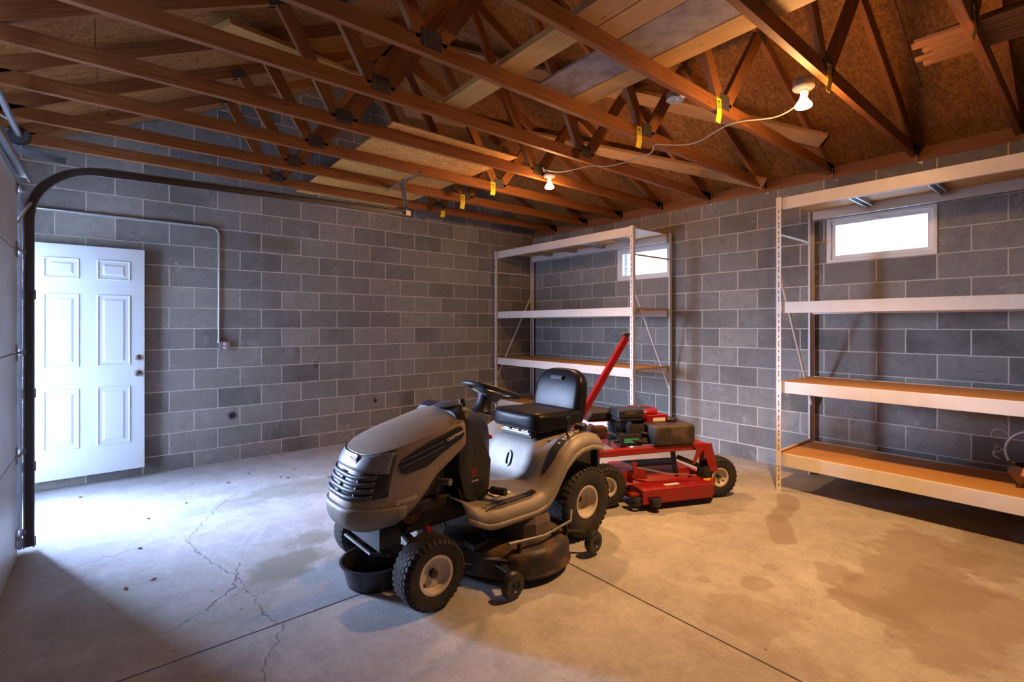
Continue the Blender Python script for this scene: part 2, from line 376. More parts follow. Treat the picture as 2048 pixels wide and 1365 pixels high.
def text(name, body, mat, parent, M4, size, ext=.0006, bold=0., shear=0., sx=1., align='CENTER', label=None):
    cu = bpy.data.curves.new(name, 'FONT'); cu.body = body; cu.size = size; cu.extrude = ext; cu.offset = bold; cu.shear = shear
    cu.align_x = align; cu.align_y = 'CENTER'
    t = bpy.data.objects.new(name+'_tmp', cu); COL.objects.link(t)
    dg = bpy.context.evaluated_depsgraph_get(); me = bpy.data.meshes.new_from_object(t.evaluated_get(dg))
    bpy.data.objects.remove(t); me.transform(Matrix.Scale(sx, 4, (1, 0, 0))); me.transform(M4)
    me.materials.clear(); me.materials.append(mat); me.name = name
    o = bpy.data.objects.new(name, me); COL.objects.link(o); o.parent = parent
    if label: o['label'] = label
    return o
def frame(o, x, y, z=None):
    """4x4 with given axes and origin"""
    x = Vector(x).normalized(); y = Vector(y).normalized(); z = x.cross(y) if z is None else Vector(z)
    m = Matrix.Identity(4)
    for i in range(3): m[i][0], m[i][1], m[i][2], m[i][3] = x[i], y[i], z[i], o[i]
    return m
def lerp_tab(tab, x):
    if x <= tab[0][0]: return tab[0][1]
    for (a, va), (b, vb) in zip(tab, tab[1:]):
        if x <= b:
            t = (x-a)/(b-a); t = t*t*(3-2*t) if False else t
            return va+(vb-va)*t
    return tab[-1][1]
# ================================================================ ROOM
XL, RX, PIT = -5.78, -2.89, .483
YB, YF = 0., -11.2
def zc(x): return 2.80+PIT*min(-x, x-XL)           # underside of the top chords
def zs(x): return zc(x)+.099                        # underside of the sheathing
b = MB(); b.bb(XL-.2, .2, YF-.2, .2, -.15, 0); struct(b.build('floor', M['floor']), 'concrete slab with cracks, stains and a saw-cut joint')
b = MB(); b.bb(-40, 40, -40, 40, -.5, -.12); struct(b.build('ground', M['ground']), 'pale ground outside the garage')
b = MB(); b.prism([(XL-.2, 0), (.2, 0), (.2, zs(.2)), (RX, zs(RX)), (XL-.2, zs(XL-.2))], 'xz', 0, .2)
struct(b.build('wall_back', M['block_b']), 'grey concrete block gable wall')
b = MB(); b.prism([(XL-.2, 0), (.2, 0), (.2, zs(.2)), (RX, zs(RX)), (XL-.2, zs(XL-.2))], 'xz', YF-.2, YF)
struct(b.build('wall_front', M['block_b']))
WZ0, WZ1 = 1.985, 2.392
WIN = [(-2.462, -1.676), (-4.895, -4.108)]
b = MB(); T = 2.765
ys = [YF, WIN[1][0], WIN[1][1], WIN[0][0], WIN[0][1], 0]
for i in range(0, 5):
    if i in (1, 3): b.bb(0, .2, ys[i], ys[i+1], 0, WZ0); b.bb(0, .2, ys[i], ys[i+1], WZ1, T)
    else: b.bb(0, .2, ys[i], ys[i+1], 0, T)
struct(b.build('wall_right', M['block_r']), 'grey concrete block wall with two small high windows')
DY0, DY1, DZ0, DZ1 = -.975, -.10, .10, 2.13
GY0, GY1, GZ = -6.6, -1.60, 2.30
b = MB(); L0, L1 = XL-.2, XL
b.bb(L0, L1, YF, GY0, 0, T); b.bb(L0, L1, GY0, GY1, GZ, T); b.bb(L0, L1, GY1, DY0, 0, T)
b.bb(L0, L1, DY0, DY1, 0, DZ0-.01); b.bb(L0, L1, DY0, DY1, DZ1, T); b.bb(L0, L1, DY1, 0, 0, T)
struct(b.build('wall_left', M['block_r']))
# sill plates
for nm, x0, x1 in (('trim_1', -.006, .14), ('trim_2', XL-.14, XL+.006)):
    b = MB(); xm = (x0+x1)/2
    b.beam((xm, YF, 2.784), (xm, 0, 2.784), x1-x0, .038); struct(b.build(nm, M['truss'], bevel=.002), 'timber plate on top of the block wall')
# blocking that closes the eaves
for nm, x in (('trim_3', .05), ('trim_4', XL-.05)):
    b = MB(); b.bb(x-.02, x+.02, YF, 0, 2.78, zs(.05)+.005); struct(b.build(nm, M['web']))
# roof sheathing in staggered panels, felt above
pb = MB(); fb = MB(); cs = math.hypot(1, PIT)
for side in (0, 1):
    xe = .55 if side == 0 else XL-.55
    n = 0; s = 0; Lx = abs(RX-xe)
    e = 0.
    while e < Lx-.01:
        w = 1.22/cs; x0 = xe+(RX-xe)/Lx*e; x1 = xe+(RX-xe)/Lx*min(e+w-.004, Lx)
        y = .3-(1.22 if n % 2 else 0)*1.0+.9
        while y > YF-.3:
            ya, yb = min(y, .2), max(y-2.44+.004, YF-.2)
            if ya > yb:
                vs = [(xx, yy, zs(xx)+dz) for dz in (0, .011) for xx in (x0, x1) for yy in (ya, yb)]
                pb.add(vs, [(0, 1, 3, 2), (4, 6, 7, 5), (0, 4, 5, 1), (2, 3, 7, 6), (0, 2, 6, 4), (1, 5, 7, 3)])
            y -= 2.44
        e += w; n += 1
    vs = [(xx, yy, zs(xx)+dz) for dz in (.0112, .03) for xx in (xe, RX) for yy in (.25, YF-.25)]
    fb.add(vs, [(0, 1, 3, 2), (4, 6, 7, 5), (0, 4, 5, 1), (2, 3, 7, 6), (0, 2, 6, 4), (1, 5, 7, 3)])
struct(pb.build('ceiling', M['osb']), 'oriented strand board roof sheathing'); struct(fb.build('roof_felt', M['dark']))
# windows
for i, (y0, y1) in enumerate(WIN):
    w = thing('window_%d' % (i+1), ('small white vinyl window high in the wall behind the far corner rack', 'bright white vinyl window high in the wall behind the nearer rack')[i], 'window', (0, (y0+y1)/2, (WZ0+WZ1)/2), kind='structure')
    W, H = y1-y0, WZ1-WZ0
    def ring(b, w0, h0, t, xa, xb):
        b.bb(xa, xb, -w0/2, -w0/2+t, -h0/2, h0/2); b.bb(xa, xb, w0/2-t, w0/2, -h0/2, h0/2)
        b.bb(xa, xb, -w0/2+t, w0/2-t, -h0/2, -h0/2+t); b.bb(xa, xb, -w0/2+t, w0/2-t, h0/2-t, h0/2)
    b = MB(); ring(b, W+.004, H+.004, .030, -.012, .09); b.build('window_frame', M['vinyl'], w, bevel=.004)
    b = MB(); ring(b, W-.062, H-.062, .034, .012, .055); b.build('window_sash', M['vinyl'], w, bevel=.004)
    b = MB(); b.box((.03, 0, 0), (.006, W-.13, H-.13)); b.build('window_pane', M['glass'], w)
    b = MB(); b.bb(.000, .014, -.05, .05, H/2-.062, H/2-.048); b.tube([(-.004, .01, H/2-.056), (-.02, .0, H/2-.06), (-.024, -.04, H/2-.068)], .005); b.build('latch', M['vinyl'], w, smooth=40)
# ---------------------------------------------------------------- entry door standing open against the back wall
d = thing('door_1', 'white six-panel steel entry door folded back against the block wall', 'door', (-5.705, -.12, 0), kind='structure')
b = MB(); b.bb(0, .79, 0, .044, .095, 2.10); b.build('door_leaf', M['doorwhite'], d, bevel=.003)
cols = [(.115, .331), (.459, .680)]; rows = [(1.815, 1.978), (1.05, 1.67), (.348, .853)]
for (x0, x1) in cols:
    for (z0, z1) in rows:
        b = MB()
        path = [(x0, 0, z0), (x1, 0, z0), (x1, 0, z1), (x0, 0, z1)]
        for k in range(4):
            p, q = Vector(path[k]), Vector(path[(k+1) % 4]); dr = (q-p).normalized()
            b.cyl(p-dr*.0, q+dr*.0, .008, 10)
            b.lathe([(0, -.008), (.0057, -.0057), (.008, 0), (.0057, .0057), (0, .008)], 10, p)
        b.build('door_moulding', M['doorwhite'], d, smooth=60)
        b = MB(); i = .032
        o_ = [(x0+i, 0, z0+i), (x1-i, 0, z0+i), (x1-i, 0, z1-i), (x0+i, 0, z1-i)]; i = .046
        n_ = [(x0+i, -.007, z0+i), (x1-i, -.007, z0+i), (x1-i, -.007, z1-i), (x0+i, -.007, z1-i)]
        b.ring_loft([o_, n_], False, True); b.build('door_panel', M['doorwhite'], d)
b = MB(); b.lathe([(0, .0), (.032, 0), (.030, .008), (.012, .012), (.011, .03), (.024, .036), (.028, .05), (.022, .062), (0, .066)], 24, (.742, 0, .965), (0, -1, 0)); b.build('door_knob', M['chrome'], d, smooth=40)
b = MB(); b.lathe([(0, .0), (.030, 0), (.027, .010), (.014, .014), (0, .014)], 24, (.745, 0, 1.107), (0, -1, 0)); b.box((.745, -.024, 1.107), (.010, .02, .034)); b.build('deadbolt', M['chrome'], d, smooth=40)
for z in (.3, 1.1, 1.9):
    b = MB(); b.cyl((-.004, -.004, z-.05), (-.004, -.004, z+.05), .008, 10); b.build('door_hinge', M['chrome'], d, smooth=40)
b = MB()   # frame lining the opening in the left wall
for y in (DY0+.016, DY1-.016): b.bb(L0, L1+.004, y-.016, y+.016, DZ0, DZ1)
b.bb(L0, L1+.004, DY0, DY1, DZ1-.03, DZ1); b.bb(L0, L1+.01, DY0, DY1, DZ0-.02, DZ0)
struct(b.build('trim_5', M['vinyl'], bevel=.003))
# ---------------------------------------------------------------- sectional garage door
g = thing('door_2', 'closed sectional garage door with pale grey panels', 'garage door', (-5.60, -1.56, 0), kind='structure')
zz = [.0, .40, .90, 1.38, 1.865, 2.318]
zz = [.0, .62, 1.24, 1.865, 2.318]
for z0, z1 in zip(zz, zz[1:]):
    b = MB(); b.bb(-.045, 0, -5.0, 0, z0+.003, z1-.003); b.bb(-.038, -.012, -5.0, 0, z0-.001, z1+.0035)
    b.build('door_section', M['gdoor'], g, bevel=.004)
for z in zz[1:-1]+[.12, 2.25]:
    b = MB(); b.bb(0, .004, -.075, -.012, z-.05, z+.05); b.cyl((.012, -.062, z), (.012, -.005, z), .007, 10); b.cyl((.012, .0, z), (.012, .075, z), .005, 10)
    b.build('roller_hinge', M['galvdull'], g, smooth=40)
    b = MB(); b.lathe([(0, 0), (.014, 0), (.022, .004), (.022, .010), (.016, .014), (0, .014)], 16, (.012, .062, z), (0, 1, 0)); b.build('roller', M['galvdull'], g, smooth=40)
b = MB(); b.bb(0, .052, -5.0, .03, 2.316, 2.320); b.bb(.048, .052, -5.0, .03, 2.29, 2.32); b.build('strut', M['galv'], g, label='galvanised stiffening strut')
b = MB(); b.bb(.0, .012, -5.0, -.0, 2.262, 2.30); b.build('top_rail', M['galv'], g)
b = MB(); b.bb(-.04, -.004, -5.0, 0, -.004, .012); b.build('bottom_seal', M['rubber'], g)
b = MB(); b.tube([(.010, .03, .12), (.010, .03, 1.2), (.010, .02, 2.5)], .0016, 6); b.build('lift_cable', M['galvdull'], g)
# ---------------------------------------------------------------- track
YT = -1.487
t = thing('garage_door_track', 'steel garage door track curving up beside the door and running under the trusses', 'track', (-5.555, YT, 0))
path = [(0, .02), (0, 1.0), (0, 2.08)]
R = .345
for k in range(1, 13):
    a = k/12*PI/2*1.0; path.append((R-R*math.cos(a), 2.08+R*math.sin(a)))
path += [(1.4, 2.455), (2.62, 2.482)]
def channel(b, path, w=.05, dep=.026, th=.0022, flip=1):
    pr = [(-w/2, -dep), (-w/2, 0), (w/2, 0), (w/2, -dep), (w/2-.007, -dep), (w/2-.007, -dep+th), (w/2-th, -dep+th), (w/2-th, -th), (-w/2+th, -th), (-w/2+th, -dep+th), (-w/2+.007, -dep+th), (-w/2+.007, -dep)]
    rings = []
    for i, (x, z) in enumerate(path):
        a = Vector(path[max(i-1, 0)]); c = Vector(path[min(i+1, len(path)-1)]); tt = (c-a).normalized(); nn = Vector((-tt.y, tt.x))
        rings.append([(x+nn.x*u, v*flip, z+nn.y*u) for u, v in pr])
    b.ring_loft(rings)
b = MB(); channel(b, path[:3]); b.build('vertical_track', M['tracksteel'], t, smooth=30)
b = MB(); channel(b, path[2:]); b.build('horizontal_track', M['tracksteel'], t, smooth=30)
b = MB(); b.bb(.15, 2.64, -.002, .028, 2.50, 2.503)
vs = []
b = MB(); b.beam((.33, .014, 2.462), (2.64, .014, 2.512), .03, .003); b.beam((.33, .0, 2.447), (2.64, .0, 2.497), .003, .032)
b.build('reinforcing_angle', M['galvdull'], t)
# perforated jamb angle standing between the track and the wall
b = MB(); z = 0
x0, x1 = XL+.0-(-5.555), -.045
k = 0
b.bb(x0+.10, x1+.012, .012, .015, 0.01, 2.30)
jm = b.build('jamb_angle', M['tracksteel'], t)
for z in (.05, .52, .98, 1.60, 2.14):
    b = MB(); b.bb(x1-.01, .03, .004, .010, z-.03, z+.03); b.cyl((.0, -.004, z+.012), (.0, .014, z+.012), .008, 8)
    b.build('track_bracket', M['tracksteel'], t, bevel=.001)
b = MB(); b.beam((-.16, .016, 2.50), (.17, .016, 2.47), .003, .035); b.beam((-.16, .0, 2.517), (.17, .0, 2.487), .03, .003); b.build('wall_bracket', M['tracksteel'], t)
b = MB(); b.tube([(-.06, -.04, 2.02), (-.005, -.03, 2.14), (.012, -.03, 2.17)], .009); b.build('top_roller_arm', M['galv'], t, smooth=40)
b = MB(); b.box((2.60, -.012, 2.482), (.05, .03, .048)); b.build('track_end_plate', M['galv'], t, bevel=.001)
# hanger of perforated angle from the trusses
h = thing('track_hanger', 'perforated steel angle hanger holding up the end of the door track', 'bracket', (-2.96, YT, 2.50))
def perf(name, p0, p1, w, mat, par):
    b = MB(); b.beam(p0, p1, w, .003, (0, .3, 1)); p0, p1 = Vector(p0), Vector(p1); n = int((p1-p0).length/.026)
    dd = (p1-p0).normalized(); sd = dd.cross(Vector((0, .3, 1))).normalized(); u2 = sd.cross(dd)
    b.beam(p0+u2*w/2+sd*w/2, p1+u2*w/2+sd*w/2, .003, w, (0, .3, 1))
    o = b.build(name, mat, par)
    b = MB()
    for k in range(1, n):
        c = p0+dd*(k*.026); b.beam(c-dd*.007, c+dd*.007, w*.3, .0045, (0, .3, 1))
    b.build('slots', M['dark'], o)['kind'] = 'stuff'
    return o
perf('cross_angle', (.01, -.25, .302), (.0, .46, .302), .034, M['galv'], h)
perf('drop_angle', (.0, .0, .02), (.03, .17, .30), .030, M['galvdull'], h)
perf('drop_angle', (.0, .0, .02), (-.05, -.02, .30), .030, M['galvdull'], h)
# torsion bar, drum and bearing plate
tb = thing('torsion_bar', 'steel torsion bar with a black cable drum above the garage door', 'torsion bar', (-5.60, -1.48, 2.585))
b = MB(); b.cyl((0, .05, 0), (0, -4.6, 0), .0165, 16); b.build('bar', M['galvdull'], tb, smooth=40)
b = MB(); b.lathe([(0, -.03), (.048, -.03), (.052, -.02), (.04, -.012), (.04, .02), (.052, .03), (.05, .036), (.03, .045), (0, .045)], 28, (0, 0, 0), (0, 1, 0)); b.build('cable_drum', M['frameblk'], tb, smooth=35)
b = MB(); b.bb(-.18, -.0, .05, .056, -.05, .05); b.bb(-.18, -.174, -.05, .056, -.05, .05); b.build('bearing_plate', M['galv'], tb, bevel=.001)
b = MB(); b.bb(-.17, -.16, -.32, -.24, -.06, .06); b.tube([(-.16, -.28, .03), (-.06, -.28, .03), (0, -.28, 0)], .007); b.build('support_bracket', M['galvdull'], tb)
# ---------------------------------------------------------------- conduit and outlet
c = thing('electrical_conduit', 'bent metal conduit running down the back wall to an outlet', 'conduit', (-4.306, -.016, 0))
pts = [(-1.46, 0, 2.402)] + [(-.9, 0, 2.401), (-.075, 0, 2.400)]
for k in range(1, 9): a = k/8*PI/2; pts.append((-.075+.075*math.sin(a), 0, 2.325+.075*math.cos(a)))
pts.append((0, 0, 1.24)); b = MB(); b.tube(pts, .0105, 12); b.build('conduit_pipe', M['galv'], c, smooth=50)
for x, z in ((-1.1, 2.401), (-.55, 2.401)):
    b = MB(); b.box((x, .006, z), (.018, .02, .034)); b.build('pipe_strap', M['galv'], c, bevel=.003)
b = MB(); b.cyl((0, 0, 1.25), (0, 0, 1.225), .015, 12); b.build('pipe_coupling', M['galv'], c, smooth=40)
o = thing('outlet_box', 'grey metal outlet box with two white sockets at the end of the conduit', 'outlet', (-4.258, -.02, 1.195))
b = MB(); b.box((0, 0, 0), (.10, .044, .10)); b.build('box', M['galvdull'], o, bevel=.008)
for z in (.02, -.02):
    b = MB(); b.lathe([(0, 0), (.0155, 0), (.0145, .004), (0, .004)], 20, (0, -.022, z), (0, -1, 0)); r = b.build('socket', M['white'], o, smooth=30)
    b = MB()
    for dx in (-.005, .005): b.box((dx, -.0265, z+.002), (.002, .002, .008))
    b.build('socket_slots', M['ink'], r)
# ================================================================ TRUSSES
YTR = [-.49-.608*i for i in range(0, 11)]
nth = ['first', 'second', 'third', 'fourth', 'fifth', 'sixth', 'seventh', 'eighth', 'ninth', 'tenth', 'eleventh']
JR, JL = -2.02, -3.88
for i, y in enumerate(YTR):
    t = thing('roof_truss', '%s timber roof truss counted from the back block wall' % nth[i], 'roof truss', (RX, y, 2.803), group=None)
    def P(x, z): return (x-RX, 0, z-2.803)
    b = MB()
    if i == 0:
        b.beam(P(-4.74, 2.848), P(.17, 2.848), .038, .089); b.build('bottom_chord', M['truss'], t, bevel=.002)
        b = MB(); b.beam(P(XL-.17, 2.848), P(-4.742, 2.848), .038, .089); b.build('bottom_chord', M['web'], t, bevel=.002)
    else:
        b.beam(P(XL-.17, 2.848), P(.17, 2.848), .038, .089); b.build('bottom_chord', M['truss'], t, bevel=.002)
    up = Vector((PIT, 0, 1)).normalized(); h2 = .0445*cs
    for s_ in (1, -1):
        xe = .5 if s_ == 1 else XL-.5
        b = MB(); b.beam(P(xe, 2.80+PIT*(-.5)+h2), P(RX, zc(RX)+h2), .038, .089, (PIT*s_, 0, 1)); b.build('top_chord', M['web'], t, bevel=.002)
    def web(xa, za, xb, zb_):
        b = MB(); a = Vector(P(xa, za)); c_ = Vector(P(xb, zb_)); dd = (c_-a).normalized(); up = Vector((-dd.z, 0, dd.x))
        b.beam(a, c_, .038, .089, up); b.build('web', M['web'], t, bevel=.002)
    web(JR-.045, 2.885, RX+.06, zc(RX)+.0); web(JR+.045, 2.885, -1.49, zc(-1.49)+.005)
    web(JL+.045, 2.885, RX-.06, zc(RX)+.0); web(JL-.045, 2.885, XL+1.49, zc(-1.49)+.005)
    def plate(x, z, w, h, nm='gusset_plate', rot=0):
        b = MB()
        for yy in (-.0205, .0205): b.box(P(x, z)[:1]+(yy,)+P(x, z)[2:], (w, .0015, h), (0, rot, 0))
        o = b.build(nm, M['plate'], t)
        b2 = MB()
        for a in range(6):
            for c_ in range(5): b2.box((P(x, z)[0]-w/2+w*(a+.5)/6, -.0215, P(x, z)[2]-h/2+h*(c_+.5)/5), (.004, .001, .014))
        if rot == 0: b2.build('plate_teeth', M['dark'], o)
    plate(JR, 2.885, .12, .10); plate(JL, 2.885, .12, .10)
    plate(RX, zc(RX)+.02, .16, .12)
    a = math.atan(PIT)
    plate(-1.45, zc(-1.45)+.03, .11, .07, rot=a); plate(XL+1.45, zc(-1.45)+.03, .11, .07, rot=-a)
    # hurricane clip where the truss sits on the plate
    for sx, xx in ((1, 0.), (-1, XL)):
        b = MB(); b.bb(xx-RX-.03 if sx > 0 else xx-RX+.012, xx-RX-.012 if sx > 0 else xx-RX+.03, -.0225, -.0195, -.05, .05)
        b.prism([(-.0225, -.05), (-.0195, -.05), (-.06, -.075), (-.06, -.05)], 'yz', xx-RX-.012*sx, xx-RX-.010*sx)
        b.build('hurricane_clip', M['galv'], t)
    if i in (0, 1, 3+2, 6, 7, 8, 2):
        b = MB(); tx = {0: -1.96, 1: -2.07, 2: -2.10, 5: -2.12, 6: -2.10, 7: -2.02, 8: -2.07}[i]
        # warning card folded over the chord and hanging down
        hh = .05 if i in (0, 2) else .075
        rr = [[(tx-RX-.03, -.0225, .085), (tx-RX+.03, -.0225, .085)], [(tx-RX-.03, -.024, .03), (tx-RX+.03, -.024, .03)], [(tx-RX-.032, -.028, -.02), (tx-RX+.028, -.028, -.02)], [(tx-RX-.038, -.020, -hh), (tx-RX+.022, -.020, -hh)]]
        if i in (0,): rr = rr[1:]
        b.grid(rr); o = b.build('warning_tag', M['yellow'], t, solid=.0006, label='yellow card warning tag')
        b = MB()
        for k in range(4): b.box((tx-RX-.002, -.0245-.0008*k*.5, .062-k*.013), (.044 if k else .034, .0012, .004 if k else .008))
        if i: b.build('tag_print', M['ink'], o)
# diagonal braces nailed under the top chords
def brace(nm, a, b_, w, lab, m='pale'):
    pa = Vector((a[0], a[1], zc(a[0])-.021)); pb_ = Vector((b_[0], b_[1], zc(b_[0])-.021)); c0 = pa.copy()
    s_ = 1 if a[0] > RX else -1
    b = MB(); b.beam((0, 0, 0), pb_-pa, w, .038, (PIT*s_, 0, 1)); o = b.build(nm, M[m], None, bevel=.002); o.location = pa
    return tag(o, lab, 'brace')
brace('diagonal_brace', (-2.45, -.45), (-.10, -3.58), .14, 'long diagonal brace under the right roof slope ending nearest the corner shelf rack')
brace('diagonal_brace', (-2.68, -1.66), (-.44, -4.22), .14, 'long diagonal brace under the right roof slope ending above the bare bulb')
brace('diagonal_brace', (-4.62, -2.12), (-3.05, -.56), .18, 'short wide diagonal brace under the left roof slope', 'pale2')
# stored lumber lying on the bottom chords
ZT = 2.893
def lying(nm, x0, x1, y0, y1, z, th, m, lab, cat, grp=None, rot=0):
    b = MB(); w = x1-x0; L = y1-y0
    b.beam((0, -L/2, 0), (0, L/2, 0), w, th); o = b.build(nm, M[m], None, bevel=.0015); o.location = ((x0+x1)/2, (y0+y1)/2, z+th/2+.0005); o.rotation_euler[2] = rot
    return tag(o, lab, cat, grp)
lying('osb_sheet', -3.56, -2.37, -2.45, -.02, ZT, .011, 'osb2', 'full sheet of golden strand board laid across the truss chords', 'board')
b = MB(); b.beam((-.5, 0, 0), (.5, 0, 0), .24, .02); o = b.build('weathered_board', M['greybrd'], None, bevel=.001); o.location = (-2.86, -2.2, ZT+.0225); tag(o, 'short grey board lying on top of the strand board sheet', 'board')
lying('grey_panel', -3.122, -2.84, -5.6, -3.46, ZT, .016, 'greybrd', 'wide grey weathered panel lying across the truss chords', 'board')
lying('pine_board', -2.832, -2.672, -5.6, -3.42, ZT, .036, 'pale2', 'yellow pine board lying to the right of the grey panel on the chords', 'board')
lying('pine_board', -3.288, -3.128, -5.6, -4.08, ZT, .036, 'pale', 'pale nail-holed board lying directly left of the grey panel on the chords', 'board')
lying('pine_board', -3.445, -3.294, -5.6, -4.03, ZT, .036, 'pale', 'pale knotty board, leftmost of the boards lying on the chords', 'board')
lying('pine_board', -3.44, -3.275, -4.02, -2.86, ZT, .036, 'pale2', 'mustard toned board reaching furthest back among the boards on the chords', 'board')
sk = [(-1.885, -5.12), (-1.845, -5.10), (-1.80, -5.16), (-1.76, -5.13), (-1.715, -5.17), (-1.67, -5.08), (-1.63, -5.14), (-1.585, -5.10)]
for k, (x, y) in enumerate(sk):
    lying('trim_strip', x, x+.037, -6.3, y, ZT, .02, 'darkwood', 'narrow dark lumber strip in the bundle lying across the chords at upper right', 'lumber', 'bundle of trim strips')
for k, (x, y) in enumerate([(-1.86, -5.2), (-1.80, -5.16), (-1.74, -5.22), (-1.68, -5.18), (-1.62, -5.24)]):
    lying('trim_strip', x, x+.037, -6.3, y, ZT+.021, .02, 'darkwood', 'narrow dark lumber strip in the bundle lying across the chords at upper right', 'lumber', 'bundle of trim strips')
s = thing('window_screen', 'aluminium framed screen stored flat on the chords at the top edge of the photo', 'screen', (-4.62, -3.92, ZT+.012))
b = MB()
for a in (-.31, .31): b.bb(a-.014, a+.014, -.5, .5, -.009, .009)
for a in (-.486, .486): b.bb(-.31, .31, a-.014, a+.014, -.009, .009)
b.build('frame', M['galv'], s, bevel=.002); b = MB(); b.bb(-.30, .30, -.49, .49, -.001, .001); b.build('mesh', M['dark'], s)
# ---------------------------------------------------------------- lamps
def lampholder(x, y, z, lab, lit=True):
    t = thing('bare_bulb_light' if lit else 'junction_box', lab, 'light' if lit else 'junction box', (x, y, z))
    b = MB(); oc = [(.055*math.cos(PI/8+k*PI/4), .055*math.sin(PI/8+k*PI/4)) for k in range(8)]
    b.prism(oc, 'xy', 0, .042); b.build('box', M['galv'], t, bevel=.002)
    if not lit:
        b = MB(); b.prism([(q*1.02, r*1.02) for q, r in oc], 'xy', -.003, 0); b.cyl((0, 0, -.005), (0, 0, -.003), .016, 16); b.box((.03, .02, -.005), (.012, .012, .004)); b.build('cover_plate', M['galv'], t, bevel=.001)
        return t
    b = MB(); b.lathe([(0, 0), (.056, 0), (.058, -.008), (.050, -.018), (.024, -.024), (.022, -.03), (0, -.03)], 28); b.build('lampholder', M['porcelain'], t, smooth=40)
    b = MB(); b.lathe([(.0, -.03), (.0145, -.03), (.0155, -.045), (.018, -.062), (.027, -.080), (.040, -.098), (.0445, -.108)], 28); b.build('bulb_neck', M['bulbneck'], t, smooth=60)
    b = MB(); b.lathe([(.0445, -.108), (.045, -.114), (.040, -.121), (.028, -.126), (.012, -.1285), (0, -.129)], 28); b.build('bulb_face', M['bulbglow'], t, smooth=60)
    return t
L1P = (-2.075, -4.655, 2.785); L2P = (-1.93, -2.392, 2.832)
lampholder(*L1P, 'lit reflector bulb on a porcelain lampholder, nearest the camera')
lampholder(*L2P, 'lit reflector bulb on a porcelain lampholder, further away above the corner rack')
lampholder(-2.47, -4.075, 2.80, 'blank metal junction box between the two lit bulbs', False)
def cable(pts, lab):
    b = MB(); P_ = [Vector(p) for p in pts]; out = []
    for k in range(len(P_)-1):
        p0, p1, p2, p3 = P_[max(k-1, 0)], P_[k], P_[k+1], P_[min(k+2, len(P_)-1)]
        for q in range(8):
            t_ = q/8; out.append(.5*((2*p1)+(-p0+p2)*t_+(2*p0-5*p1+4*p2-p3)*t_*t_+(-p0+3*p1-3*p2+p3)*t_**3))
    out.append(P_[-1]); b.tube(out, .005, 8); return tag(b.build('electric_cable', M['cable'], None, smooth=60), lab, 'cable')
cable([(-2.005, -2.40, 2.855), (-2.07, -2.45, 2.865), (-2.10, -2.50, 2.83), (-2.0, -2.62, 2.80), (-1.93, -2.9, 2.795), (-1.88, -3.1, 2.76), (-1.86, -3.45, 2.765), (-1.93, -3.55, 2.797)], 'grey cable sagging from the far bulb to the sixth truss')
cable([(-1.93, -3.56, 2.797), (-1.80, -3.8, 2.765), (-1.86, -4.12, 2.795), (-1.80, -4.4, 2.77), (-1.9, -4.6, 2.79), (-2.02, -4.655, 2.80)], 'grey cable running from the sixth truss to the near bulb')
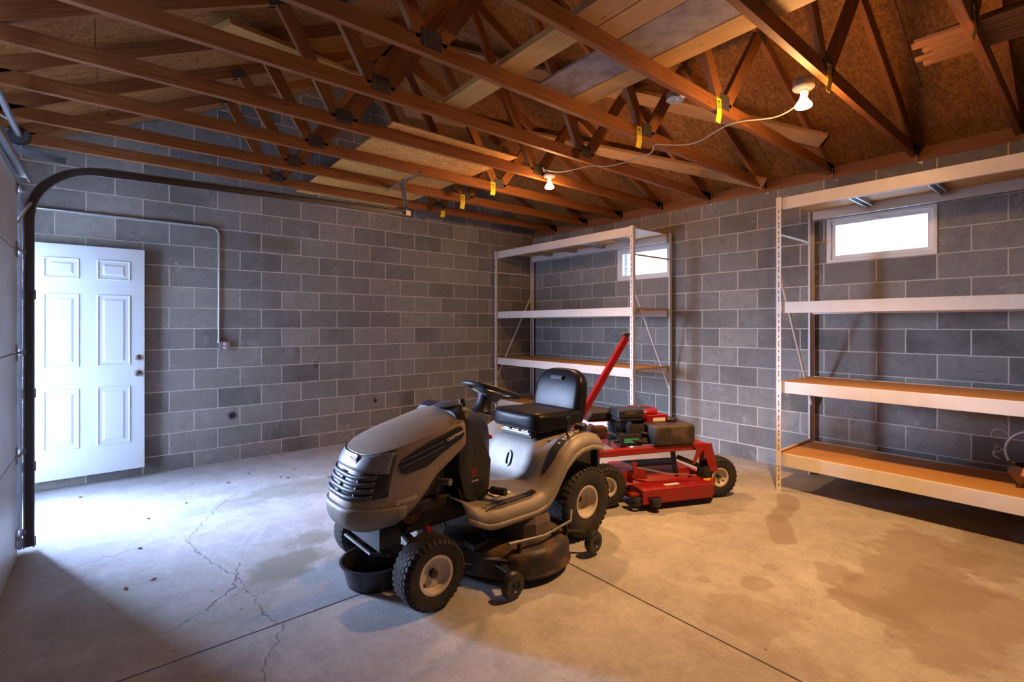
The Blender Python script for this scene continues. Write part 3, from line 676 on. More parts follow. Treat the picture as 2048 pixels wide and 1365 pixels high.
# ================================================================ SHELVING RACKS
def rack(y0, y1, lab, far_up=True):
    r = thing('shelf_rack', lab, 'shelving rack', (-.41, (y0+y1)/2, 0))
    W = (y1-y0)/2; X = .35; H = 2.492; th = .0025
    for sx in (-1, 1):
        for sy in (-1, 1):
            b = MB(); x, y = sx*X, sy*W
            b.bb(x-.021, x+.021, y-sy*.0-th/2, y+th/2, 0, H)                 # side web
            b.bb(x-sx*0-.021*1, x-.021+th, y, y-sy*.040, 0, H) if sx < 0 else b.bb(x+.021-th, x+.021, y, y-sy*.040, 0, H)
            b.bb(x+.021-th, x+.021, y, y-sy*.016, 0, H) if sx < 0 else b.bb(x-.021, x-.021+th, y, y-sy*.016, 0, H)
            po = b.build('post', M['cream'], r)
            b = MB(); k = 0; z = .05
            xf = x-.0212 if sx < 0 else x+.0212
            while z < H-.02:
                cy_ = y-sy*.021
                b.prism([(cy_-.0045, z+.010), (cy_+.0045, z+.010), (cy_+.0022, z-.010), (cy_-.0022, z-.010)], 'yz', xf-.0006, xf+.0006)
                z += .026 if k % 3 == 1 else .050; k += 1
            b.build('post_slots', M['dark'], po)['kind'] = 'stuff'
    # beams
    for zt, hb in ((2.489, .10), (1.603, .095), (.930, .098), (.322, .110)):
        for sx in (-1, 1):
            b = MB(); x = sx*(X+.002); zb0 = zt-hb
            b.bb(x-sx*.024, x-sx*.0, -W+.041, W-.041, zb0, zt)
            b.bb(x-sx*.034, x-sx*.024, -W+.041, W-.041, zb0, zt-.02)
            o = b.build('beam', M['cream'], r, bevel=.004)
            for sy in (-1, 1):
                b = MB(); b.bb(x-.0235 if sx < 0 else x+.0215, x-.0215 if sx < 0 else x+.0235, sy*(W-.002), sy*(W-.045), zb0-.0, zt)
                b.build('beam_clip', M['cream'], o)
        b = MB(); b.beam((0, -W+.01, zt-.013), (0, W-.01, zt-.013), .655, .017); b.build('shelf_board', M['shelfwood'], r, bevel=.001)
        for k in range(1, 5):
            y = -W+2*W*k/5; b = MB()
            b.bb(-.325, .325, y-.020, y-.017, zt-.062, zt-.023); b.bb(-.325, .325, y+.017, y+.020, zt-.062, zt-.023); b.bb(-.325, .325, y-.02, y+.02, zt-.025, zt-.022)
            b.bb(-.325, .325, y-.028, y-.017, zt-.062, zt-.060); b.bb(-.325, .325, y+.017, y+.028, zt-.062, zt-.060)
            b.build('shelf_support', M['galv'], r)
    for sy in (-1, 1):
        y = sy*(W-.012)
        for a, c_ in (((-X, 2.18), (X, 2.18)), ((-X, .33), (X, .33))):
            b = MB(); b.tube([(a[0], y, a[1]), (c_[0], y, c_[1])], .011, 10); b.build('end_strut', M['cream'], r, smooth=40)
        b = MB()
        if sy > 0 and far_up: b.tube([(X, y-.01*sy, 1.89), (-X, y-.01*sy, .64)], .011, 10)
        else: b.tube([(-X, y-.01*sy, 1.84), (X, y-.01*sy, .66)], .011, 10)
        b.build('diagonal_strut', M['cream'], r, smooth=40)
    return r
rack(-2.50, -.03, 'cream steel shelving rack in the far corner beside the small window')
rack(-6.44, -3.975, 'cream steel shelving rack nearest the camera with a bronze basket on its bottom shelf', False)
# ================================================================ wheels
def wheel(par, nm, c, R, w, rr, side, rimin, tread='chevron', nblk=34, hub=.02, capr=.022, rz=0):
    """tyre + rim; axle along local y, outer face towards side*y"""
    t = bpy.data.objects.new(nm, None); t.empty_display_size = .05; COL.objects.link(t); t.parent = par; t.location = c; t.rotation_euler = (0, 0, rz)
    b = MB(); h = w/2
    prof = [(rr, -h*.78), (rr+.006, -h*.86), (rr+(R-rr)*.35, -h*1.0), (rr+(R-rr)*.7, -h*1.0), (R-.022, -h*.90), (R-.010, -h*.74), (R-.006, -h*.4), (R-.005, 0), (R-.006, h*.4), (R-.010, h*.74), (R-.022, h*.90), (rr+(R-rr)*.7, h*1.0), (rr+(R-rr)*.35, h*1.0), (rr+.006, h*.86), (rr, h*.78)]
    n = 48; rings = []
    for r, y in prof: rings.append([(r*math.cos(2*PI*k/n), y, r*math.sin(2*PI*k/n)) for k in range(n)])
    b.ring_loft(rings+[rings[0]], False, False); ty = b.build('tyre', M['rubber'], t, smooth=50)
    b = MB()
    rows = 6
    for k in range(nblk):
        for j in range(rows):
            a = 2*PI*(k+(.5 if j % 2 else 0))/nblk; y = (-1+2*(j+.5)/rows)*h*.80
            r = R-.0075-abs(y/h)**4*.010; ca, sa = math.cos(a), math.sin(a)
            lw = 2*PI*R/nblk*.70; ww = 2*h*.8/rows*.80
            Rm = Matrix(((ca, 0, -sa), (0, 1, 0), (sa, 0, ca)))
            sk_ = .5 if j % 2 else -.5
            Rk = Matrix.Rotation(sk_, 3, 'X')
            b.box((ca*r, y, sa*r), (.0065, ww*1.02, lw), Rm @ Rk)
            if j in (0, rows-1):
                y2 = math.copysign(h*.93, y); r2 = R-.022; b.box((ca*r2, y2, sa*r2), (.020, .006, lw*.7), Rm @ Matrix.Rotation(math.copysign(.75, y), 3, 'Z').inverted())
    b.build('tread_blocks', M['rubber'], ty)['kind'] = 'stuff'
    b = MB(); s = side
    pr = [(.0, h*.78-rimin), (capr*1.3, h*.78-rimin), (rr*.55, h*.78-rimin+.006), (rr*.78, h*.78-rimin*.8), (rr*.90, h*.6), (rr*.95, h*.78), (rr+.008, h*.84), (rr+.006, h*.90), (rr-.006, h*.88), (rr-.010, h*.8)]
    b = MB(); R_ = []
    for r, y in pr[:]:
        R_.append([(max(r, 1e-4)*math.cos(2*PI*k/40), s*y, max(r, 1e-4)*math.sin(2*PI*k/40)) for k in range(40)])
    b.ring_loft(R_, False, False)
    rb = [(rr*.97, -s*h*.9), (rr*.97, s*h*.7)]
    b.ring_loft([[(r*math.cos(2*PI*k/40), y, r*math.sin(2*PI*k/40)) for k in range(40)] for r, y in rb], False, False)
    rm = b.build('rim', M['rim'], t, smooth=45)
    b = MB(); yb = s*(h*.78-rimin)
    b.lathe([(0, -.01), (capr, -.01), (capr, hub), (capr*.85, hub+.005), (0, hub+.006)], 20, (0, yb, 0), (0, s, 0)); b.build('hub_cap', M['blackpl'], t, smooth=35)
    b = MB(); b.cyl((rr*.55, yb+s*.0, rr*-.45), (rr*.60, yb+s*.022, rr*-.50), .0045, 8); b.build('valve', M['blackpl'], t, smooth=35)
    return t
# ================================================================ LAWN TRACTOR  (local x forward, y to its left)
TR = thing('lawn_tractor', 'silver-bronze lawn tractor with black seat parked on the concrete over a drain pan', 'lawn tractor', (-2.75, -3.21, 0), PI+math.radians(2.0))
wheel(TR, 'front_wheel', (1.195, .365, .180), .180, .150, .090, 1, .032, nblk=36, capr=.021)
wheel(TR, 'front_wheel', (1.195, -.365, .180), .180, .150, .090, -1, .032, nblk=36, capr=.021)
wheel(TR, 'rear_wheel', (.0, .29, .243), .243, .215, .100, 1, .075, nblk=38, capr=.020)
wheel(TR, 'rear_wheel', (.0, -.29, .243), .243, .215, .100, -1, .075, nblk=38, capr=.020)
# ---- hood
XR_ = .90
def hz_b(x): return lerp_tab([(.88, .735), (.93, .695), (1.0, .645), (1.08, .590), (1.14, .51), (1.21, .44), (1.30, .393), (1.42, .372), (1.55, .378)], x)
def hz_s(x): return lerp_tab([(.88, .872), (1.0, .850), (1.15, .818), (1.28, .787), (1.38, .76), (1.46, .732), (1.54, .70)], x)
LV = [  # t along side, half width, nose x, extra z above shoulder
    (.0, .225, 1.495, 0), (.06, .245, 1.515, 0), (.16, .262, 1.53, 0), (.30, .268, 1.535, 0), (.45, .27, 1.52, 0), (.62, .268, 1.50, 0), (.78, .266, 1.475, 0), (.90, .261, 1.452, 0), (1.0, .253, 1.425, .0),
    (1.0, .238, 1.408, .006), (1.0, .18, 1.365, .024), (1.0, .11, 1.31, .036), (1.0, .05, 1.25, .042), (1.0, .0, 1.22, .043)]
def hpt(u, L, off=0.):
    i = min(int(L), len(LV)-2); f = L-i; A_, B_ = LV[i], LV[i+1]
    t, w, xn, ez = [A_[k]+(B_[k]-A_[k])*f for k in range(4)]
    w += off; xn += off; n = 2/3.4; a = u*PI/2
    ca = max(math.cos(a), 0)**n; sa = abs(math.sin(a))**n*(1 if u > 0 else -1)
    x = XR_+(xn-XR_)*ca
    # the side panels reach to the rear edge; front narrows in plan
    y = w*sa
    z = hz_b(x)*(1-t)+hz_s(x)*t+ez*lerp_tab([(.88, 1.5), (1.0, 1.2), (1.2, .9), (1.35, .6), (1.42, .35)], x)
    if t >= 1 and ez == 0: z += 0
    return Vector((x, y, z))
US = []
for k in range(-30, 31):
    s_ = k/30; US.append(math.copysign(abs(s_)**1.0, s_))
# cluster u samples so the long straight side gets several columns
def u_of(s_): return s_
def usamp(n=40):
    out = []
    for k in range(-n, n+1):
        s_ = k/n; a = abs(s_)
        out.append(math.copysign(1-(1-a)**1.6 if a > .5 else a*(1-(.5)**1.6)/.5, s_))
    return out
U = usamp()
b = MB(); b.grid([[hpt(u, L) for u in U] for L in range(len(LV))]); b.build('hood', M['hoodpaint'], TR, smooth=31, solid=.006, weld=True)
def hood_patch(nm, u0, u1, l0, l1, off, m, par=TR, nu=24, nl=8, lab=None, solid=.004, smooth=50):
    b = MB(); b.grid([[hpt(u0+(u1-u0)*i/nu, l0+(l1-l0)*j/nl, off) for i in range(nu+1)] for j in range(nl+1)])
    return b.build(nm, m, par, smooth=smooth, solid=solid, label=lab)
def L_of_z(u, z):
    lo, hi = 0., 8.
    for _ in range(30):
        m_ = (lo+hi)/2
        if hpt(u, m_).z < z: lo = m_
        else: hi = m_
    return lo
def hood_band(nm, u0, u1, zf0, zf1, off, m, par=TR, nu=30, nl=5, lab=None, solid=.004):
    b = MB(); G = []
    for j in range(nl+1):
        row = []
        for i in range(nu+1):
            u = u0+(u1-u0)*i/nu; z = zf0(u)+(zf1(u)-zf0(u))*j/nl; row.append(hpt(u, L_of_z(u, z), off))
        G.append(row)
    b.grid(G); return b.build(nm, m, par, smooth=50, solid=solid, label=lab)
UG = .60
gr = hood_band('grille', -UG, UG, lambda u: .535+.02*(u/UG)**2, lambda u: .775-.0*(u/UG)**2, .005, M['blackpl'])
hood_band('headlight', -UG+.03, UG-.03, lambda u: .678-.012*(abs(u)/UG)**1.5, lambda u: .758+.012*(abs(u)/UG), .011, M['lens'], TR, lab='smoked headlight band', nl=5)
for k in range(4):
    z0 = .546+k*.0315
    hood_band('grille_slat', -UG+.15, UG-.15, lambda u: z0+.01*(u/UG)**2, lambda u: z0+.020+.01*(u/UG)**2, .015, M['slat'], gr, solid=.008, nl=1)
for u in (-.22, 0, .22):
    hood_band('grille_divider', u-.012, u+.012, lambda u: .545, lambda u: .665, .012, M['slat'], gr, solid=.01, nu=2)
# badge on the nose
p = hpt(0.03, L_of_z(0.03, .735), .018); 
b = MB(); b.box((p.x, p.y, p.z-.005), (.008, .085, .045), (0, .25*-1, 0)); bd = b.build('hood_badge', M['chrome'], TR, bevel=.004, label='small metal badge on the nose')
b = MB(); b.box((p.x+.004, p.y, p.z-.005), (.003, .070, .030), (0, .25*-1, 0)); b.build('badge_field', M['red'], bd)
text('badge_text', 'CRAFTSMAN', M['white'], bd, frame((p.x+.0062, p.y, p.z-.005), (0, 1, 0), (-.25, 0, 1)), .013, bold=.0003)
# bumper lip under the grille
hood_band('bumper', -.75, .75, lambda u: .392, lambda u: .505-.01*(u/.75)**2, .009, M['silver'], TR, solid=.006)
# side vents with white lettering
from functools import reduce
vent = [(.925, .845), (.912, .806), (.935, .782), (.985, .762), (1.045, .732), (1.10, .700), (1.145, .672), (1.265, .650), (1.292, .662), (1.298, .695), (1.275, .728), (1.21, .762), (1.12, .80), (1.02, .828), (.945, .852)]
def hood_y(x, z):
    # side surface half width at (x, z)
    best = None
    lo, hi = 0.3, 1.
    for _ in range(24):
        m_ = (lo+hi)/2; L = L_of_z(m_, z)
        if hpt(m_, L).x > x: lo = m_
        else: hi = m_
    return hpt(lo, L_of_z(lo, z)).y
for s_ in (1, -1):
    b = MB(); R0 = [(x, s_*(hood_y(x, z)+.001), z) for x, z in vent]; R1 = [(x, s_*(hood_y(x, z)+.006), z) for x, z in vent]
    b.ring_loft([R0, R1]); v_ = b.build('side_vent', M['blackpl'], TR, bevel=.0015)
    b = MB()
    for k in range(2):
        z0 = .688+.028*k; q0 = (1.29, z0), (1.05, z0+.072)
        b.tube([(x, s_*(hood_y(x, z)+.008), z) for x, z in [(q0[0][0]+(q0[1][0]-q0[0][0])*j/6, q0[0][1]+(q0[1][1]-q0[0][1])*j/6) for j in range(7)]], .006, 8)
    b.build('vent_rib', M['slat'], v_, smooth=50)
    yv = hood_y(.985, .80)+.0085
    def side_frame(x, z, dx, dz, off):
        P0 = Vector((x, s_*hood_y(x, z), z)); e = .03
        tx = (Vector((x+e*dx, s_*hood_y(x+e*dx, z+e*dz), z+e*dz))-Vector((x-e*dx, s_*hood_y(x-e*dx, z-e*dz), z-e*dz))).normalized()
        tz = (Vector((x-e*dz*.0, s_*hood_y(x, z+.02), z+.02))-Vector((x, s_*hood_y(x, z-.02), z-.02))).normalized()
        nn = tx.cross(tz).normalized(); ty = nn.cross(tx).normalized(); P0 = P0+nn*off
        return frame(P0, tx, ty)
    text('vent_lettering', 'CRAFTSMAN', M['white'], v_, side_frame(.972, .806, -s_, .34*s_, .0085), .0205, bold=.0006)
    text('model_number', 'DYS4500', M['white'], TR, side_frame(1.265, .520, -s_, .12*s_, .0035), .029, bold=.0003, shear=.25)
    b = MB(); b.tube([(x, s_*(hood_y(x, z)+.001), z) for x, z in [(1.40, .46), (1.3, .468), (1.2, .50), (1.13, .56)]], .0016, 6); b.build('hood_crease', M['hoodpaint'], TR)
# ---- dash, column and steering wheel
b = MB()
def dash_ring(x, hw, z0, z1, r=.06):
    pts = []
    for (sx, a0) in ((1, 0), (-1, 1)):
        pass
    n = 8
    pts = [(x, -hw, z0), (x, hw, z0)]
    for k in range(n+1): a = k/n*PI/2; pts.append((x, hw-r+r*math.cos(a), z1-r+r*math.sin(a)))
    for k in range(n+1): a = PI/2+k/n*PI/2; pts.append((x, -hw+r+r*math.cos(a), z1-r+r*math.sin(a)))
    return pts
b.ring_loft([dash_ring(.925, .235, .60, .918, .09), dash_ring(.89, .252, .44, .938, .09), dash_ring(.86, .25, .42, .942, .09), dash_ring(.80, .235, .42, .925, .09), dash_ring(.72, .20, .42, .895, .09), dash_ring(.66, .165, .42, .86, .09), dash_ring(.615, .12, .42, .80, .08), dash_ring(.60, .10, .44, .76, .07)])
b.build('dashboard', M['dashpl'], TR, smooth=50)
b = MB(); b.lathe([(0, .0), (.075, 0), (.062, .02), (.050, .06), (.047, .13), (0, .13)], 24, (.585, 0, .845), (-.33, 0, 1)); b.build('steering_column', M['blackpl'], TR, smooth=45)
b = MB(); b.tube([(.83, .15, .930), (.83, .155, .955), (.85, .16, .965)], .008, 8); b.cyl((.85, .16, .958), (.85, .16, .982), .017, 12); b.build('throttle_lever', M['blackpl'], TR, smooth=40)
b = MB(); b.lathe([(0, 0), (.08, 0), (.085, .01), (.06, .02), (0, .022)], 24, (.875, .06, .935), (.1, 0, 1)); b.build('fuel_cover', M['slat'], TR, smooth=40)
# lower leg of the dash with decal panel
b = MB(); b.prism([(.93, .75), (.90, .44), (.80, .40), (.72, .42), (.70, .62), (.78, .80)], 'xz', .205, .243); b.build('dash_side_panel', M['blackpl'], TR, bevel=.004)
b = MB(); b.prism([(.865, .50), (.80, .49), (.79, .60), (.835, .645), (.862, .63)], 'xz', .243, .2455); dp = b.build('decal_plate', M['dashpl'], TR, label='charcoal decal plate with red stripes')
b = MB()
for k in range(3): b.box((.828, .2462, .590-k*.018), (.042, .001, .009))
b.build('decal_stripes', M['red'], dp); text('decal_text', '24 OHV', M['white'], dp, frame((.820, .2462, .522), (-1, 0, 0), (0, 0, 1)), .0135, bold=.0003)
b = MB(); b.lathe([(0, 0), (.012, 0), (.014, .01), (.012, .022), (0, .025)], 16, (.62, .115, .72), (-.7, .6, 0)); b.build('brake_knob', M['redpl'], TR, smooth=40, label='red parking brake knob')
sw = bpy.data.objects.new('steering_wheel', None); COL.objects.link(sw); sw.parent = TR; sw.location = (.507, 0, .987); sw.rotation_euler = (0, -math.radians(19), 0)
b = MB(); n = 48; b.tube([(.182*math.cos(2*PI*k/n), .182*math.sin(2*PI*k/n), 0) for k in range(n)], .0155, 12, closed=True); b.build('wheel_rim', M['blackpl'], sw, smooth=60)
b = MB(); b.lathe([(0, -.075), (.055, -.075), (.075, -.045), (.085, -.015), (.07, -.004), (0, -.002)], 28); b.build('wheel_boss', M['slat'], sw, smooth=45)
for a0 in (.45, PI-.45, -PI/2):
    b = MB(); ca, sa = math.cos(a0), math.sin(a0)
    b.ring_loft([[(ca*r-sa*w, sa*r+ca*w, z) for w, z in ((-hw, -.012+z0), (hw, -.012+z0), (hw, .004+z0), (-hw, .004+z0))] for r, hw, z0 in ((.05, .042, -.028), (.11, .032, -.018), (.176, .03, 0))]); b.build('wheel_spoke', M['blackpl'], sw, bevel=.003)
# ---- fender / footrest body
def body_z(x, y):
    ay = abs(y)
    # central tunnel profile
    c0 = lerp_tab([(-.16, .62), (-.12, .655), (-.06, .675), (.22, .668), (.29, .655), (.325, .61), (.345, .54), (.37, .46), (.40, .415), (.46, .405), (1.2, .405)], x)
    f0 = lerp_tab([(-.16, .618), (-.12, .655), (-.07, .685), (.02, .708), (.12, .70), (.20, .672), (.27, .62), (.33, .545), (.38, .475), (.44, .425), (.52, .408), (1.2, .408)], x)
    k = min(1, max(0, (ay-.20)/.10)); k = k*k*(3-2*k)
    z = c0*(1-k)+f0*k
    # valley between tunnel and fender
    if x < .34: z -= .028*math.exp(-((ay-.225)/.035)**2)*min(1, max(0, (.34-x)/.05))
    # raised front edge of the footrest
    if x > .86: z += (x-.86)*.45
    # outer edge rolls over
    e = max(0, ay-.385)/.065
    if e > 0: z -= .07*e*e
    # grip pad step on the footrest
    return z
xs = [-.15+.02*k for k in range(0, 58)]; ysn = 44
def halfw(x): return lerp_tab([(-.16, .40), (-.11, .435), (.0, .452), (.5, .452), (.8, .445), (.93, .41), (1.0, .34)], x)
G = []
for x in xs:
    if x > .99: break
    hw = halfw(x); row = []
    for j in range(ysn+1):
        v = -1+2*j/ysn; y = hw*math.copysign(abs(v)**.85, v); yy = math.copysign(abs(v)**.85*.45, v); row.append((x, y, body_z(x, yy)))
    G.append(row)
b = MB(); b.grid(G)
# side skirts
for s_ in (1, -1):
    sk0 = [r[-1] if s_ > 0 else r[0] for r in G]; sk1 = [(x, y+s_*.004, z-.030) for x, y, z in sk0]
    b.grid([sk0, sk1])
b.build('fender_body', M['silver'], TR, smooth=60, solid=.006)
def bz0(x, y): return body_z(x, y/halfw(x)*.45)
for s_ in (1, -1):
    b = MB(); G = []
    for k in range(22):
        x = .46+.0195*k; f = k/21; w_ = .075*min(1, 1.2*(1-abs(2*f-1)**3)+.05)
        G.append([(x, s_*(.372+w_*(q/3-.5)), bz0(x, .372+w_*(q/3-.5))+(.004 if 0 < q < 3 else .001)) for q in range(4)])
    b.grid(G); gp = b.build('footrest_pad', M['coverpl'], TR, smooth=50)
    b = MB()
    for k in range(34):
        x = .475+.0112*k; y0_, y1_ = .348, .396
        b.beam((x, s_*y0_, bz0(x, y0_)+.0055), (x+.012, s_*y1_, bz0(x+.012, y1_)+.0055), .005, .005)
    b.build('grip_ribs', M['blackpl'], gp)['kind'] = 'stuff'
# hole in the tunnel face (black keyhole surround)
b = MB(); n = 24; rings = []
for (rx_, ry_, off) in ((.028, .040, .0), (.028, .040, .010), (.014, .026, .010), (.014, .026, -.004)):
    ring = []
    for k in range(n):
        a = 2*PI*k/n; yy = rx_*math.cos(a); tt = ry_*math.sin(a)+math.copysign(.014, math.sin(a)); zz_ = .520+tt*.94; xx = lerp_tab([(.405, .41), (.415, .40), (.46, .37), (.54, .345), (.61, .325), (.655, .29)], zz_)
        ring.append((xx+off, .0+yy, zz_))
    rings.append(ring)
b.ring_loft(rings, False, True); b.build('height_plug', M['blackpl'], TR, smooth=40)
# lever quadrant on the left fender
b = MB(); q = []
for s_, n_ in ((1, 0), (-1, 1)):
    pass
def bz(x, y): return body_z(x, y/halfw(x)*.45)
def on_f(x, y, o=.0): return (x, y, bz(x, y)+o)
b = MB(); G = []
for k in range(25):
    f = k/24; x = .375-.40*f; wq = .040*min(1, (1-abs(2*f-1)**4)+.12); G.append([on_f(x, .338+.010*f+wq*(j/6-1)*1.0+wq*(j/6), .0075 if 0 < j < 6 else -.002) for j in range(7)])
b.grid(G); b.build('lever_quadrant', M['blackpl'], TR, smooth=60)
b = MB()
for k in range(7): x = .05+.030*k; b.box(on_f(x, .345+(.010 if k % 2 else 0), .010), (.009, .014, .003), (0, .25, 0))
b.build('quadrant_marks', M['white'], TR)
b = MB(); b.tube([on_f(.14, .33, .0), (.135, .33, .77), (.125, .33, .80)], .006, 8); b.tube([(.138, .33, .74), (.125, .33, .805)], [.010, .0125], 12); b.lathe([(0, 0), (.014, .0), (.014, .006), (0, .010)], 12, (.124, .33, .805), (-.15, 0, 1)); b.build('deck_lift_lever', M['blackpl'], TR, smooth=40)
b = MB(); b.lathe([(0, 0), (.036, 0), (.034, .028), (0, .028)], 20, (.005, .33, .695)); b.build('filler_neck', M['pale2'] if False else M['rusty'], TR, smooth=40)
b = MB(); b.lathe([(0, 0), (.040, 0), (.042, .004), (.042, .030), (.036, .036), (0, .037)], 24, (.005, .33, .715)); b.build('fuel_cap', M['blackpl'], TR, smooth=35)
# ---- seat
def seat_ring(x, hw, z0, z1, r):
    pts = []; n = 6
    for cx_, cz_, a0 in ((hw-r, z1-r, 0), (-hw+r, z1-r, PI/2), (-hw+r*.6, z0+r*.6, PI), (hw-r*.6, z0+r*.6, 1.5*PI)):
        rr = r if cz_ > (z0+z1)/2 else r*.6
        for k in range(n+1): a = a0+k/n*PI/2; pts.append((x, cx_+rr*math.cos(a), cz_+rr*math.sin(a)))
    return pts
st = bpy.data.objects.new('seat', None); COL.objects.link(st); st.parent = TR
b = MB(); R_ = []
for x, hw, z0, z1 in [(.325, .10, .755, .785), (.322, .17, .735, .806), (.312, .205, .718, .822), (.29, .225, .708, .832), (.25, .235, .706, .834), (.18, .24, .706, .828), (.1, .24, .72, .825), (0, .24, .718, .820), (-.10, .235, .716, .822), (-.16, .22, .715, .83), (-.19, .18, .72, .82)]:
    R_.append(seat_ring(x, hw, z0, z1, min(.045, (z1-z0)/2*.98, hw*.5)))
b.ring_loft(R_); b.build('cushion', M['vinylseat'], st, sub=1)
b = MB(); R_ = []
def back_ring(z, hw, xf, xb):
    n = 6; r = min(.04, (xf-xb)/2*.95); pts = []
    for cx_, cy_, a0 in ((xf-r, hw-r, 0), (xb+r, hw-r, PI/2), (xb+r, -hw+r, PI), (xf-r, -hw+r, 1.5*PI)):
        for k in range(n+1): a = a0+k/n*PI/2; pts.append((cx_+r*math.cos(a), cy_+r*math.sin(a), z))
    return pts
for z, hw, xf, xb in [(.735, .19, -.085, -.19), (.76, .215, -.075, -.195), (.82, .225, -.075, -.20), (.9, .228, -.09, -.21), (.98, .222, -.11, -.222), (1.03, .205, -.128, -.228), (1.065, .17, -.145, -.230), (1.083, .12, -.160, -.225), (1.088, .06, -.172, -.215)]:
    R_.append(back_ring(z, hw, xf, xb))
b.ring_loft(R_); b.build('backrest', M['vinylseat'], st, sub=1)
# raised bolster ring and inner pad on seat surfaces
b = MB(); b.box((-.112, 0, 1.025), (.008, .11, .028), (0, -.35, 0)); sb = b.build('seat_badge', M['blackpl'], st, bevel=.003)
text('seat_lettering', 'CRAFTSMAN', M['slat'], sb, frame((-.107, 0, 1.0262), (0, 1, 0), (-.36, 0, .93)), .017, bold=.0003)
b = MB(); b.bb(-.12, .27, -.13, .13, .668, .69); b.bb(.24, .29, -.15, .15, .665, .70)
for k in range(7): b.beam((-.02+.045*k, -.12, .70), (.0+.045*k, .12, .70), .012, .03)
b.build('seat_bracket', M['blackpl'], st, bevel=.002)
b = MB(); b.tube([(.295, -.14, .69), (.295, .14, .69)], .006, 8)
for y in (-.09, .0, .09): b.cyl((.285, y-.03, .70), (.285, y+.03, .70), .008, 10)
b.build('hinge_rod', M['chrome'], st, smooth=40)
for y in (-.10, .10):
    b = MB(); b.tube([(.0+.03*math.cos(a_*.9), y+.03*math.sin(a_*.9), .69+a_*.0026) for a_ in range(14)], .004, 6); b.build('seat_spring', M['blackpl'], st, smooth=40)
# ---- pedals, frame, axle, engine bay
b = MB(); b.cyl((.735, .285, .462), (.70, .375, .462), .022, 16); b.tube([(.80, .26, .40), (.76, .27, .455), (.735, .29, .462)], .007, 8); b.build('drive_pedal', M['blackpl'], TR, smooth=40)
b = MB(); b.box((.64, .235, .413), (.12, .10, .002)); o = b.build('floor_decal', M['white'], TR); b = MB(); b.box((.65, .235, .4145), (.08, .035, .001)); b.box((.61, .26, .4145), (.03, .02, .001)); b.build('decal_red', M['redclean'], o)
b = MB(); b.bb(-.30, 1.35, -.16, -.13, .30, .40); b.bb(-.30, 1.35, .13, .16, .30, .40); b.bb(1.33, 1.36, -.16, .16, .27, .42); b.bb(.55, .60, -.16, .16, .3, .4); b.bb(-.3, -.1, -.2, .2, .3, .5); b.build('chassis', M['frameblk'], TR, bevel=.004)
b = MB(); b.bb(.93, 1.36, -.20, .20, .40, .47); b.bb(.97, 1.30, -.17, .17, .47, .66); b.build('engine_block', M['frameblk'], TR, bevel=.01)
b = MB(); b.lathe([(0, 0), (.12, 0), (.14, .03), (.14, .07), (.05, .09), (0, .09)], 28, (1.12, 0, .66)); b.build('engine_shroud', M['blackpl'], TR, smooth=40)
b = MB(); b.cyl((1.20, -.13, .42), (1.20, .20, .42), .055, 20); b.build('muffler', M['rusty'], TR, smooth=40)
b = MB(); b.cyl((1.02, .16, .55), (1.0, .225, .55), .014, 12); b.cyl((1.0, .225, .55), (.99, .25, .55), .020, 12); b.build('oil_filter_cap', M['galvdull'], TR, smooth=40)
b = MB(); b.tube([(1.17, -.36, .19), (1.17, -.2, .235), (1.17, .0, .28), (1.17, .2, .235), (1.17, .36, .19)], .022, 12); b.cyl((1.17, .33, .15), (1.17, .33, .27), .02, 12); b.cyl((1.17, -.33, .15), (1.17, -.33, .27), .02, 12); b.build('front_axle', M['frameblk'], TR, smooth=40)
for s_ in (1, -1):
    b = MB(); b.tube([(1.10, .32*s_, .26), (1.0, .22*s_, .29), (.95, .1*s_, .30)], .008, 8); b.build('tie_rod', M['galvdull'], TR, smooth=40)
b = MB(); b.bb(1.36, 1.372, -.18, .18, .255, .41); b.bb(1.25, 1.37, .17, .18, .27, .41); b.bb(1.25, 1.37, -.18, -.17, .27, .41); b.build('front_plate', M['dashpl'], TR, bevel=.004)
b = MB(); b.tube([(1.38, -.22, .225), (1.38, .10, .225), (1.30, .16, .22)], .010, 8); b.build('front_rod', M['frameblk'], TR, smooth=40)
b = MB(); b.cyl((1.13, .24, .335), (1.13, .262, .335), .014, 14); b.build('red_plug', M['redpl'], TR, smooth=40, label='red plastic plug')
b = MB(); b.tube([(-.0, -.3, .255), (0, .3, .255)], .03, 14); b.lathe([(0, -.09), (.07, -.07), (.085, 0), (.07, .07), (0, .09)], 20, (0, 0, .27), (0, 1, 0)); b.build('rear_axle', M['frameblk'], TR, smooth=40)
b = MB(); b.bb(-.30, -.27, -.25, .25, .35, .62); b.bb(-.36, -.28, -.03, .03, .30, .31); b.build('rear_plate', M['frameblk'], TR, bevel=.004)
b = MB(); b.bb(.30, .92, -.28, .28, .385, .40); b.build('floor_pan_underside', M['frameblk'], TR)
b = MB(); b.tube([(.93, .236, .50), (.90, .24, .42), (.86, .24, .33)], .006, 8); b.tube([(.86, .24, .33), (.60, .22, .30)], .006, 8); b.build('linkage_rod', M['frameblk'], TR, smooth=40)
